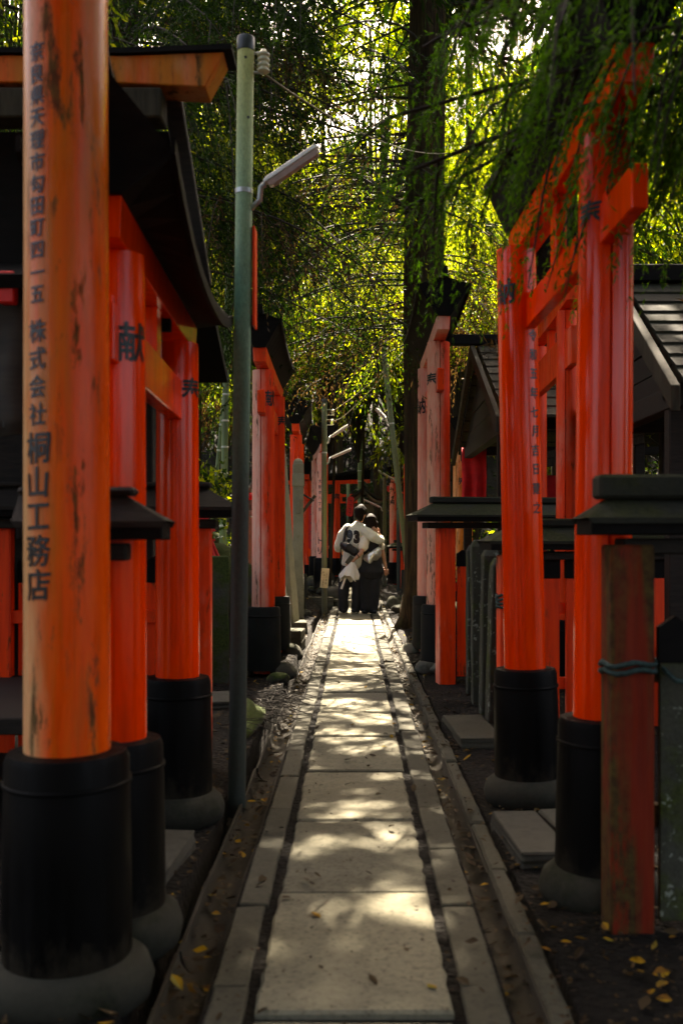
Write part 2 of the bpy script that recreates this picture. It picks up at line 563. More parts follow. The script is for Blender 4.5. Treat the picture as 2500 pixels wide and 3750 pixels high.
def gz(x, y):
    """ground height"""
    z = -.02 + .012 * math.sin(3.1 * x + 1.7 * y) + .010 * math.sin(5.3 * y - 2.2 * x)
    def ss(a, b, t):
        t = min(1, max(0, (t - a) / (b - a))); return t * t * (3 - 2 * t)
    z += .26 * ss(-.55, -.95, x) * ss(16.9, 18.2, y)
    z += .55 * max(0, y - 36) * ss(34, 40, y)
    z += .42 * max(0, -3.2 - x) * ss(7, 11, y)
    z += .40 * max(0, x - 6.5) * ss(9, 14, y)
    z += .10 * ss(1.0, 1.6, abs(x))
    if -.60 < x < .58 and y < 36:
        z = -.24
    return z

# ------------------------------------------------------------------ ground
def make_ground():
    xs = sorted(set([-90, -60, -40, -28, -20, -15, -11, -8.5] + [round(-7 + .35 * i, 3) for i in range(16)]
                    + [-1.6, -1.4, -1.2, -1.0, -.9, -.8, -.7, -.605, -.595, -.4, 0, .4, .575, .585, .7, .8, .9, 1.0, 1.2, 1.4, 1.6]
                    + [round(1.9 + .4 * i, 3) for i in range(18)] + [10, 12, 15, 20, 28, 40, 60, 90]))
    ys = [-30, -18, -10, -6, -4, -2.5] + [round(-1.5 + .22 * i, 3) for i in range(96)] + [round(19.9 + .8 * i, 3) for i in range(50)] + [62, 68, 76, 86, 100, 130]
    rr = random.Random(3)
    V = []; F = []
    for y in ys:
        for x in xs:
            z = gz(x, y)
            if not (-.61 < x < .59):
                z += rr.uniform(-.008, .008) * (1 if y < 25 else 8)
            V.append((x, y, z))
    n = len(xs)
    for j in range(len(ys) - 1):
        for i in range(n - 1):
            F.append((j * n + i, j * n + i + 1, (j + 1) * n + i + 1, (j + 1) * n + i))
    m = MB(); m.add(V, F)
    return structure(m.build('ground', 'soil', smooth=True))
ground = make_ground()

# ------------------------------------------------------------------ stone path: slabs, kerb stones, gutter channels
Y_END = 35.0
path = structure(MB().box((.008, 16.5, -.106), (.80, 38, .18)).build('path', 'soil'))

def ragged_block(name, sx, sy, sz, mat, rag=.004, seed=0, bev=.006):
    """a block with slightly broken edges, top at z = 0"""
    rr = random.Random(seed)
    bm = bmesh.new()
    bmesh.ops.create_cube(bm, size=1)
    for v in bm.verts:
        v.co = Vector((v.co.x * sx, v.co.y * sy, v.co.z * sz - sz / 2))
    es = [e for e in bm.edges if abs((e.verts[0].co - e.verts[1].co).z) < 1e-6 and max(v.co.z for v in e.verts) > -1e-6]
    for e in es:
        pass
    n = max(4, int(max(sx, sy) / .05))
    bmesh.ops.subdivide_edges(bm, edges=[e for e in bm.edges if abs((e.verts[0].co - e.verts[1].co).y) > sy * .9], cuts=min(14, int(sy / .06)))
    for v in bm.verts:
        if abs(v.co.y) < sy * .49:
            v.co.x += rr.uniform(-rag, rag)
        if v.co.z > -1e-5:
            v.co.z += rr.uniform(-.0015, .001)
    bm.normal_update()
    tops = [e for e in bm.edges if all(v.co.z > -.01 for v in e.verts) and len(e.link_faces) == 2 and e.calc_face_angle(0) > .8]
    bmesh.ops.bevel(bm, geom=tops, offset=bev, segments=1, affect='EDGES', clamp_overlap=True)
    me = bpy.data.meshes.new(name); bm.to_mesh(me); bm.free()
    me.materials.append(MAT[mat])
    return me

slab_meshes = [ragged_block('paving_slab', .508, .872, .075, 'slab', .006, k, .008) for k in range(5)]
rr = random.Random(11)
y = 2.527 - .9 * 3
i = 0
while y < Y_END:
    o = link('paving_slab', slab_meshes[i % 5], path, (.008 + rr.uniform(-.009, .009), y + .45, rr.uniform(-.007, .005)))
    o.rotation_euler = (rr.uniform(-.005, .005), rr.uniform(-.008, .008), rr.uniform(-.010, .010) + (math.pi if i % 2 else 0))
    y += .9; i += 1
kerb_l = [ragged_block('kerb_stone', .095, .592, .09, 'kerb', .002, 20 + k, .005) for k in range(3)]
kerb_r = [ragged_block('kerb_stone', .105, .592, .09, 'kerb', .002, 30 + k, .005) for k in range(3)]
kerb_o = [ragged_block('kerb_stone', .065, .592, .12, 'kerb', .003, 40 + k, .01) for k in range(3)]
y = 3.307 - .6 * 6
i = 0
while y < Y_END:
    for mesh, x in ((kerb_l, -.335), (kerb_r, .346)):
        o = link('kerb_stone', mesh[(i + (x > 0)) % 3], path, (x + rr.uniform(-.005, .005), y + .3, rr.uniform(-.006, .007)))
        o.rotation_euler = (rr.uniform(-.006, .006), rr.uniform(-.03, .03), rr.uniform(-.011, .011))
    y += .6; i += 1

def channel_mesh(w, depth, ln, lip, name, mat='gutter'):
    """a half-round concrete gutter piece, its flanks flared up at the far end where it laps the next"""
    m = MB(); rings = []
    for k in range(5):
        t = k / 4
        fl = 1 + .05 * (t ** 3)
        ring = []
        for j in range(11):
            a = math.pi * j / 10
            ring.append((-w / 2 * fl * math.cos(a), -ln / 2 + ln * t, -depth * math.sin(a) ** .8 + (.004 if t > .9 else 0)))
        for j in range(10, -1, -1):
            a = math.pi * j / 10
            ring.append((-(w / 2 + lip) * fl * math.cos(a), -ln / 2 + ln * t, -(depth + lip) * math.sin(a) - .002))
        rings.append(ring)
    m.loft(rings)
    me = m.build(name, mat, smooth='auto')
    mesh = me.data
    bpy.data.objects.remove(me)
    return mesh
gut_r = channel_mesh(.088, .062, .594, .008, 'gutter_piece')
gut_l = channel_mesh(.12, .075, .594, .012, 'gutter_piece', 'gutter_dirty')
gutter = structure(MB().box((.45, 16.5, -.17), (.10, 38, .12)).build('gutter', 'soil'))
gutter_l = structure(MB().box((-.47, 16.5, -.18), (.15, 38, .12)).build('gutter', 'soil'))
y = 3.1 - .6 * 6
while y < Y_END:
    far = max(0, y - 9) / 10
    o = link('gutter_piece', gut_r, gutter, (.4525 + rr.uniform(-.004, .004), y + .3, -.022 + rr.uniform(-.008, .006)))
    o.rotation_euler = (.012 + rr.uniform(-.01, .01), 0, rr.uniform(-.008, .008))
    o = link('kerb_stone', kerb_o[int(y * 7) % 3], gutter, (.535 + rr.uniform(-.006, .006), y + .3, -.005 + rr.uniform(-.012, .008)))
    o.rotation_euler = (rr.uniform(-.01, .01), rr.uniform(-.04, .02), rr.uniform(-.012, .012))
    o = link('gutter_piece', gut_l, gutter_l, (-.463 + rr.uniform(-.004, .004), y + .2, -.03 + rr.uniform(-.008, .006)))
    o.rotation_euler = (.012 + rr.uniform(-.01, .01), 0, rr.uniform(-.01, .01))
    y += .6

# ------------------------------------------------------------------ boulders and small rocks
def rock_mesh(name, s, mat, seed=0, rough=.22, sub=2):
    rr = random.Random(seed)
    bm = bmesh.new()
    bmesh.ops.create_icosphere(bm, subdivisions=sub + 1, radius=1)
    ph = [(Vector((rr.uniform(-1, 1), rr.uniform(-1, 1), rr.uniform(-1, 1))).normalized(), rr.uniform(1.2, 3.2), rr.uniform(0, 6)) for _ in range(7)]
    for v in bm.verts:
        d = v.co.normalized()
        k = 1 + rough * sum(math.sin(d.dot(a) * f * 1.7 + p) for a, f, p in ph) / 4 + rr.uniform(-.02, .02)
        v.co = Vector((d.x * s[0], d.y * s[1], d.z * s[2])) * k
    me = bpy.data.meshes.new(name); bm.to_mesh(me); bm.free()
    me.polygons.foreach_set('use_smooth', [True] * len(me.polygons))
    me.materials.append(MAT[mat])
    return me

# ------------------------------------------------------------------ torii gates
def torii(label, near, far, z_lintel, dia=.2, mat='red_new', mat_far=None, sleeve='sleeve', ring='ring', tie=(1.75, 1.92), tie_over=.3,
          over=(.4, .4), letters=(None, None), cap=True, z0=0.0, sleeve_h=.6, lean=((0, 0), (0, 0)), slit=None, cap_mat='roof_black',
          lintel_mat=None, beam_mat=None, strut=True, sori=.10, cap_scale=1.0, cap_sec=None, ridge=.11, group=None, ringmat='ringstone', tie_w=.062, segs=48):
    nx, ny = near; fx, fy = far
    L = math.hypot(fx - nx, fy - ny)
    rz = math.atan2(fy - ny, fx - nx)
    root = empty('torii_gate', ((nx + fx) / 2, (ny + fy) / 2, z0), rz)
    tag(root, label, 'torii gate', group or 'vermilion torii gates along the path')
    lintel_mat = lintel_mat or mat; beam_mat = beam_mat or mat
    for k, (px, wx, wy) in enumerate(((-L / 2, nx, ny), (L / 2, fx, fy))):
        r0 = dia / 2; r1 = r0 * .93; H = z_lintel - z0
        rf = lambda z, a=r0, b=r1, h=H: a + (b - a) * z / h
        m = MB(); rings = []
        sa = None if slit is None else slit[k]
        angs = [2 * math.pi * j / segs for j in range(segs)]
        phc = math.atan2(-wy, -wx) - rz
        if sa is not None:
            a0 = (phc + sa) % (2 * math.pi)
            angs = sorted([a for a in angs if abs((a - a0 + math.pi) % (2 * math.pi) - math.pi) > .10] +
                          [(a0 + d) % (2 * math.pi) for d in (-.045, -.02, .02, .045)])
        for zz in (0, .3, sleeve_h, H * .5, H * .75, H):
            rg = []
            for a in angs:
                r = rf(zz)
                if sa is not None and abs((a - a0 + math.pi) % (2 * math.pi) - math.pi) < .03:
                    r -= .02
                rg.append((r * math.cos(a), r * math.sin(a), zz))
            rings.append(rg)
        m.loft(rings)
        p = m.build('pillar', (mat_far or mat) if k else mat, root, smooth='auto', loc=(px, 0, 0))
        p.rotation_euler = (lean[k][0], lean[k][1], 0)
        if sleeve:
            s = MB(); R0 = dia / 2 + .052
            s.lathe([(R0 + .004, .03), (R0 + .002, sleeve_h * .5), (R0 - .004, sleeve_h - .02), (R0 - .012, sleeve_h), (r0 + .001, sleeve_h + .004)], n=40)
            so = s.build('base_sleeve', sleeve, p, smooth='auto')
            b = MB(); b.lathe([(R0 + .001, sleeve_h - .085), (R0 + .003, sleeve_h - .083), (R0 + .003, sleeve_h - .075), (R0 - .002, sleeve_h - .073)], n=40)
            b.build('sleeve_band', sleeve, so, smooth=True)
        if ring == 'ring':
            s = MB(); R0 = dia / 2 + .045
            prof = [(R0 + .02, -.05), (R0 + .055, -.02), (R0 + .065, .025), (R0 + .05, .07), (R0 + .02, .094), (R0 - .03, .098)]
            s.lathe([(a, z) for a, z in prof], n=36, wob=.022, seed=k + int(ny * 10))
            s.build('base_stone', ringmat, p, smooth=True)
        elif ring == 'boulder':
            rq = random.Random(int(ny * 13) + k)
            for q in range(3):
                a = rq.uniform(0, 6.28) + q * 2.1
                me = rock_mesh('base_stone', (.12, .10, .075), ringmat, int(ny * 31) + q + 5 * k, .3)
                o = link('base_stone', me, p, (math.cos(a) * dia * .85, math.sin(a) * dia * .85, .01))
                o.rotation_euler = (rq.uniform(-.3, .3), rq.uniform(-.3, .3), rq.uniform(0, 3))
        if letters[k]:
            delta, chars, mt, sx = letters[k]
            letter_on_pillar('lettering', [(c, z - z0, h) for c, z, h in chars], rf, phc + delta, p, mt, sx)
    # lintel
    a, b = -L / 2 - over[0], L / 2 + over[1]
    def curve(x, amp):
        t = (x - (a + b) / 2) / ((b - a) / 2)
        if isinstance(amp, tuple):
            return (amp[0] if t < 0 else amp[1]) * abs(t) ** 2.4
        return amp * t * t
    H = z_lintel - z0
    sl = sori * .22 if not isinstance(sori, tuple) else .0
    s12 = sori * 1.2 if not isinstance(sori, tuple) else sori
    m = MB(); rings = []
    for i in range(13):
        x = a + (b - a) * i / 12; z = H + curve(x, sl)
        rings.append([(x, -.055, z - .001), (x, .055, z - .001), (x, .06, z + .122), (x, -.06, z + .122)])
    m.loft(rings); m.build('lintel', lintel_mat, root, bevel=.003)
    if cap:
        k = cap_scale
        m = MB(); rings = []
        sec = cap_sec or [(-.068 * k, .0), (.068 * k, .0), (.238 * k, .205 * k), (.240 * k, .232 * k), (0, .305 * k), (-.240 * k, .232 * k), (-.238 * k, .205 * k)]
        for i in range(17):
            x = a - .02 + (b - a + .04) * i / 16; z = H + .1225 + curve(x, sl)
            t = (x - (a + b) / 2) / ((b - a) / 2)
            g = curve(x, sori)
            rings.append([(x + math.copysign(v * .22, t) * (1 if abs(t) > .97 else 0), u, z + (g if abs(u) > .07 or v > .1 else 0) + v) for u, v in sec])
        m.loft(rings); c = m.build('roof_cap', cap_mat, root)
        m = MB(); rings = []
        for i in range(17):
            x = a - .10 + (b - a + .20) * i / 16; z = H + .12 + curve(x, s12) + sec[4][1] - .02
            rings.append([(x, -.035, z), (x, .035, z), (x, .030, z + ridge * k), (x, -.030, z + ridge * k)])
        m.loft(rings); m.build('ridge', cap_mat, c)
        for s in (-1, 1):
            m = MB(); rings = []
            for i in range(17):
                x = a - .06 + (b - a + .12) * i / 16; z = H + .1225 + curve(x, s12); ew, ez = sec[2]
                rings.append([(x, s * (ew + .003), z + ez - .012), (x, s * (ew + .018), z + ez - .012), (x, s * (ew + .018), z + ez + .034), (x, s * (ew + .003), z + ez + .034)])
            m.loft(rings); m.build('eave_board', cap_mat, c)
    if tie:
        m = MB(); a2, b2 = -L / 2 - tie_over, L / 2 + tie_over
        m.box(((a2 + b2) / 2, 0, (tie[0] + tie[1]) / 2 - z0), (b2 - a2, tie_w, tie[1] - tie[0]))
        m.build('tie_beam', beam_mat, root, bevel=.004)
        for sx_ in (-1, 1):
            for q in (-1, 1):
                m = MB(); m.box((sx_ * L / 2 + q * (dia / 2 + .012), 0, tie[1] - z0 + .014), (.05, tie_w * .7, .03))
                m.build('wedge', beam_mat, root, bevel=.003)
        if strut:
            m = MB(); m.box((0, 0, (tie[1] + z_lintel) / 2 - z0), (.10, tie_w * .9, z_lintel - tie[1] - .004))
            m.build('strut', beam_mat, root, bevel=.003)
    return root

def column(text, z_top, pitch, h):
    return [(c, z_top - i * pitch, h) for i, c in enumerate(text) if c != ' ']

# nearest gate on the left, its address painted down the pillar
k = .001146
addr = column('奈良県天理市勾田町四一五', CAM_H + (1240 - 132) * k, 50.0 * k, 46 * k) + \
       column('株式会社', CAM_H + (1240 - 765) * k, 63 * k, 54 * k) + column('桐山工務店', CAM_H + (1240 - 1030) * k, 78 * k, 76 * k)
date_a = column('平成二十年七月吉日', CAM_H + (1240 - 300) * k, 95 * k, 50 * k)
g_a = torii('nearest torii on the left, yellowed peeling orange pillar with a black address column', (-.775, 2.70), (-.80, 1.15), 3.05, .232, 'red_ochre_a',
            tie=(2.80, 2.98), letters=((-.72, addr, 'ink', .95), None), lean=((0, 0.006), (0, 0)), over=(.12, .3), cap=True, sleeve_h=.64)

# second gate on the left: both pillars stand free
torii('glossy orange torii on the left with black roof cap, beside the green pole', (-.735, 3.06), (-.785, 4.43), 2.08, .198, 'red_new',
      tie=(1.735, 1.905), tie_over=.16, over=(.20, .22), slit=(-.25, None), sori=(.17, .11), ridge=.04, cap_sec=[(-.066, .0), (.066, .0), (.205, -.09), (.21, -.06), (0, .19), (-.21, -.06), (-.205, -.09)],
      letters=((.62, [('献', CAM_H + (1240 - 786) * 3.0 / 2287, .125)], 'ink', .9), (.75, [('奉', CAM_H + (1240 - 897) * 4.35 / 2287, .125)], 'ink', .9)),
      lean=((0, 0), (0, 0)), cap_scale=1.0)

# middle gate on the left, pale
torii('pale pinkish torii on the left behind the lichened green lamp pole', (-.825, 9.07), (-.845, 10.75), 2.75, .212, 'red_pale', 'red_mid', sleeve='sleeve_moss',
      ring='boulder', tie=(2.33, 2.53), over=(.40, .40), slit=(-.25, None), lintel_mat='red_mid', beam_mat='red_mid', ringmat='rock',
      letters=((.72, [('献', 2.49, .15)], 'ink', .9), (.8, [('奉', 2.47, .15)], 'ink', .9)), sori=.06, cap_scale=.74)

# right gate opposite it
torii('tall pale torii on the right with mossy streaks, beside the thick cedar trunk', (.795, 9.40), (.80, 10.85), 3.07, .228, 'red_pale_r', 'red_pale', sleeve='sleeve_moss',
      ring='boulder', tie=(2.585, 2.78), over=(.55, .45), slit=(.15, None), lintel_mat='red_pale', beam_mat='red_mid', ringmat='ringstone_moss',
      letters=((-.72, [('奉', 2.70, .16)], 'ink_green', .9), (-.85, [('納', 2.66, .18)], 'ink', .9)), sori=.05, cap_scale=.92)

# near gate on the right
torii('glossy bright red torii on the right with a date column down its far pillar', (.845, 3.42), (.825, 4.73), 2.585, .198, 'red_new',
      tie=(2.20, 2.335), tie_w=.05, tie_over=.45, over=(.40, .20), slit=(.22, None), sori=.06, cap_sec=[(-.066, .0), (.066, .0), (.155, .16), (.158, .185), (0, .27), (-.158, .185), (-.155, .16)], lean=((0.008, 0), (-.022, 0)),
      letters=((-.62, [('奉', 2.30, .115)], 'ink', .9), (.84, column('令和五年七月吉日建之', CAM_H + (1240 - 770) * 4.65 / 2287, 44 * 4.65 / 2287, .058), 'ink', .9)))
m_ = [o for o in bpy.data.objects if o.name.startswith('torii_gate')][-1]
pil = [c for c in m_.children if c.name.startswith('pillar')][1]
letter_on_pillar('lettering', [('納', CAM_H + (1240 - 668) * 4.65 / 2287, .125)], lambda z: .097, math.atan2(-4.73, -.825) - m_.rotation_euler.z - .62, pil, 'ink', .9)

# behind the near right gate
torii('orange torii standing behind the near right gate, a pale beam end towards the path', (1.62, 7.6), (1.66, 9.0), 2.95, .165, 'red_far', tie=(2.50, 2.78), tie_over=.34,
      over=(.3, .3), slit=(-.1, None), ring=None)
# left, further on
torii('orange torii seen end on behind the leaning stone slab', (-.95, 16.35), (-1.0, 17.9), 2.93, .21, 'red_far', 'red_mid', tie=(2.45, 2.66), over=(.4, .4), sleeve='sleeve_moss', ring='boulder', ringmat='rock',
      letters=(None, (.7, [('奉', 2.5, .16)], 'ink', .9)))
torii('pale pink torii on the left just behind the double lamp pole', (-.62, 19.4), (-.80, 21.3), 2.90, .235, 'red_pale', 'red_pale', tie=(2.42, 2.63), over=(.4, .4), z0=.24, sleeve_h=.62,
      ring='boulder', ringmat='rock', letters=((-.4, [('大', 2.35, .07), ('阪', 2.24, .07), ('市', 2.13, .07), ('八', 2.02, .07), ('丁', 1.91, .07), ('目', 1.80, .07), ('ト', 1.2, .16), ('リ', 1.0, .16), ('ム', .8, .16), ('ス', .6, .16)], 'ink', .9), None), segs=32)
torii('orange torii on the right beyond the cedar trunk, seen edge on', (1.06, 18.6), (1.10, 20.2), 2.75, .2, 'red_mid', 'red_far', tie=(2.3, 2.5), sleeve='sleeve_moss', ring='boulder', ringmat='rock', cap_scale=.8, segs=32)
torii('small pale torii on the right in the distance', (1.05, 27.0), (1.12, 28.6), 2.75, .19, 'red_pale', tie=(2.3, 2.5), ring=None, letters=((-.3, [('九', 2.55, .2), ('奉', 2.2, .2)], 'ink', .9), None), cap_scale=.6, segs=32)
torii('distant orange torii facing the viewer at the end of the path', (-2.35, 33.2), (-.58, 33.0), 3.05, .25, 'red_far', tie=(2.42, 2.72), tie_over=.75, over=(.8, 1.1), ring=None, sori=.18,
      letters=(None, (.0, [('奉', 2.60, .30)], 'ink', .9)), cap_scale=.55, tie_w=.12, segs=32)
torii('weathered yellow-orange torii half hidden by the gabled shrine on the right', (1.62, 14.6), (1.70, 16.0), 2.45, .24, 'red_ochre', tie=(1.95, 2.15), ring=None, letters=((-.3, [('奉', 2.05, .15)], 'ink', .9), None), segs=32)

torii('small pale torii on the left between the pink gate and the far gate', (-1.15, 24.4), (-1.2, 25.8), 2.65, .19, 'red_mid', tie=(2.2, 2.4), ring=None, cap_scale=.7, segs=24)
torii('slim red torii on the right just past the leaning pole', (1.28, 21.8), (1.32, 23.2), 2.55, .18, 'red_far', tie=(2.1, 2.3), ring=None, cap_scale=.7, segs=24)
torii('slim orange torii far on the left beyond the blond person', (-1.05, 28.2), (-1.1, 29.6), 2.5, .18, 'red_far', tie=(2.05, 2.25), ring=None, cap_scale=.6, segs=24)
torii('slim orange torii far on the right beside the stone shrine', (1.45, 30.2), (1.5, 31.6), 2.5, .18, 'red_far', tie=(2.05, 2.25), ring=None, cap_scale=.6, segs=24)

# the beam that shows above the nearest pillar, end of a gate that faces the path's start
m_root = tag(empty('shrine_gate', (-1.45, 3.75, 0)), 'dark gate on the left whose brown beam end sticks out above the red gate', 'gate', None)
for px in (-.75, .45):
    m = MB(); m.box((px, 0, 1.45), (.14, .14, 2.9)); m.build('post', 'wood_dark', m_root, bevel=.006)
m = MB(); m.prism([(-1.3, 3.01), (.60, 3.0), (.97, 3.015), (.90, 2.885), (.60, 2.90), (-1.3, 2.91)], -.07, .07, 1)
m.build('beam', 'red_ochre', m_root, bevel=.004)
m = MB(); m.prism([(-1.35, 3.013), (.60, 3.003), (1.0, 3.018), (1.0, 3.038), (.60, 3.023), (-1.35, 3.033)], -.085, .085, 1)
m.build('beam_cover', 'roof_black', m_root)
m = MB(); m.box((-.13, -.02, 2.825), (1.74, .12, .11)); m.build('lower_beam', 'wood_grey', m_root, bevel=.006)
m = MB(); m.box((-.02, .17, 2.42), (1.50, .03, .78)); m.build('upper_panel', 'roof_black', m_root)
m = MB(); m.box((.795, .12, 2.62), (.07, .05, .86), Matrix.Rotation(R(-9), 3, 'Y')); m.build('barge_board', 'wood_dark', m_root, bevel=.004)

# ------------------------------------------------------------------ roofed fences
def roofed_fence(label, x, y, rz, length, z_eave, depth=.14, rise=.10, post=.13, hip=.16, ov=.16, mat='red_mid', roof='roof_tile', ridge_h=.05, boards=True,
                 board_mat=None, rails=(.35, .8), board_top=.95, z0=0.0, fascia='roof_black'):
    root = tag(empty('roofed_fence', (x, y, z0), rz), label, 'fence', 'roofed fences at the sides of the path')
    m = MB(); m.box((0, 0, (z_eave - .05) / 2 - .04), (post, post, z_eave - .03)); m.build('post', mat, root, bevel=.008)
    px = 1.05
    while px < length:
        m = MB(); m.box((px, 0, (z_eave - .05) / 2 - .04), (post, post * .9, z_eave - .03)); m.build('post', mat, root, bevel=.008); px += 1.05
    x0, x1 = -post / 2 - ov, length
    m = MB(); m.box(((x0 + x1) / 2 + .05, 0, z_eave - .085), (x1 - x0 - .12, depth * 1.1, .05)); m.build('head_beam', 'wood_dark', root, bevel=.006)
    m = MB()
    m.add([(x0, -depth, z_eave - .05), (x1, -depth, z_eave - .05), (x1, depth, z_eave - .05), (x0, depth, z_eave - .05),
           (x0, -depth, z_eave), (x1, -depth, z_eave), (x1, depth, z_eave), (x0, depth, z_eave)],
          [(3, 2, 1, 0), (4, 5, 6, 7), (0, 1, 5, 4), (1, 2, 6, 5), (2, 3, 7, 6), (3, 0, 4, 7)])
    rf = m.build('eave', fascia, root, bevel=.004)
    zt = z_eave + .003; zr = z_eave + rise; d = depth + .012; xa = x0 - .012
    for s in (-1, 1):
        m = MB(); m.add([(xa, s * d, zt), (x1 + .012, s * d, zt), (x1 + .012, 0, zr), (xa + hip, 0, zr), (xa + .01, s * d, zt - .018), (x1, s * d, zt - .018)], [(0, 1, 2, 3), (0, 4, 5, 1)])
        m.build('roof_slope', roof, root)
    m = MB(); m.add([(xa, -d, zt), (xa, d, zt), (xa + hip, 0, zr)], [(0, 1, 2)]); m.build('roof_slope', roof, root)
    m = MB(); m.box(((xa + hip + x1) / 2 - .02, 0, zr + ridge_h / 2 - .012), (x1 - xa - hip + .06, .07 + .5 * ridge_h, ridge_h)); m.build('ridge', roof, root, bevel=.01)
    for z in rails:
        m = MB(); m.box((length / 2 + post / 4, 0, z), (length - post / 2, .035, .07)); m.build('rail', mat, root, bevel=.004)
    if boards:
        bx = post / 2 + .07; i = 0
        while bx < length - .05:
            m = MB(); w = .095
            m.box((bx, -.03, board_top / 2 + .03), (w, .022, board_top)); b = m.build('board', board_mat or mat, root, bevel=.003)
            m = MB(); m.prism([(bx - w / 2 - .004, board_top + .03), (bx + w / 2 + .004, board_top + .03), (bx + w / 2 + .004, board_top + .14), (bx, board_top + .175), (bx - w / 2 - .004, board_top + .14)], -.044, -.016, 1)
            m.build('cap', 'roof_black', b)
            bx += .135; i += 1
    return root

roofed_fence('mossy roofed fence with peeling red post, nearest on the right', .855, 3.12, 0, 1.9, 1.275, .105, .075, .134, .10, .07, 'red_old', 'roof_tile', .075, boards=True, board_top=.8, board_mat='tamagaki')
roofed_fence('roofed red fence beside the bright red gate, rope tied round its post', .915, 5.95, R(6), 2.2, 1.20, .15, .10, .11, .18, .08, 'red_mid', 'roof_tile', .05)
roofed_fence('low roofed fence with pink-red post and black capped boards before the tall right gate', .79, 8.62, R(9), 1.9, 1.42, .20, .12, .145, .22, .22, 'red_mid', 'roof_tile', .055)
roofed_fence('dark roofed fence whose corner pokes out beside the nearest left pillar', -.86, 2.90, R(180), .10, 1.26, .065, .09, .09, .15, .27, 'red_old', 'wood_dark', .025)
roofed_fence('dark roofed fence between the glossy left gate and the green pole', -.815, 5.35, R(183), 1.6, 1.38, .16, .12, .10, .2, .14, 'red_mid', 'wood_dark', .03)
roofed_fence('far small roofed fence on the right near the grey pole', 1.15, 24.6, R(5), 1.6, 1.05, .2, .12, .12, .2, .25, 'red_far', 'roof_tile', .05, boards=False)

# ropes tied round fence posts
def rope(label, c, r, z, n=3, tail=None):
    m = MB(); pts = []
    for i in range(n * 20 + 1):
        a = 2 * math.pi * i / 20
        k = 1 / max(abs(math.cos(a)), abs(math.sin(a))) ** .6
        pts.append((c[0] + r * k * math.cos(a), c[1] + r * k * math.sin(a), z + .022 * i / 20 + .006 * math.sin(i * 1.3)))
    if tail:
        pts += tail
    m.tube(pts, .009, 6)
    return tag(m.build('rope', 'rope', smooth=True), label, 'rope')
rope('dark green rope wound round the peeling red post on the right', (.855, 3.12), .078, .79, 2, [(.98, 3.04, .78), (1.1, 3.03, .765), (1.3, 3.04, .76), (1.5, 3.06, .77)])
rope('dark rope coil on the red post beside the bright red right gate', (.915, 5.95), .064, .80, 4)

# ------------------------------------------------------------------ stone fence posts on the right
def tama_mesh(name, w, d, h, seed):
    rr = random.Random(seed); m = MB()
    rings = []
    for i in range(9):
        z = -.1 + (h + .1) * i / 8
        j = lambda: rr.uniform(-.004, .004)
        rings.append([(-w / 2 + j(), -d / 2 + j(), z), (w / 2 + j(), -d / 2 + j(), z), (w / 2 + j(), d / 2 + j(), z), (-w / 2 + j(), d / 2 + j(), z)])
    t = [(-w * .30, -d * .30, h + .05), (w * .30, -d * .30, h + .05), (w * .30, d * .30, h + .05), (-w * .30, d * .30, h + .05)]
    m.loft(rings + [t])
    return m.build(name, 'tamagaki', bevel=.007)
places = ['second from the red roofed post', 'third from the red roofed post', 'next to the red roofed post', 'farthest from the red roofed post']
for q, (px, py, h, tl) in enumerate(((.945, 7.05, 1.10, .02), (.945, 7.50, 1.16, -.01), (.935, 6.62, 1.04, .03), (.955, 7.95, 1.12, .0))):
    o = tama_mesh('stone_post', .115, .15, h, q); o.location = (px, py, 0); o.rotation_euler = (tl, tl * .8, tl)
    tag(o, 'mossy lichened stone fence post on the right, ' + places[q], 'stone post', 'mossy stone posts on the right')

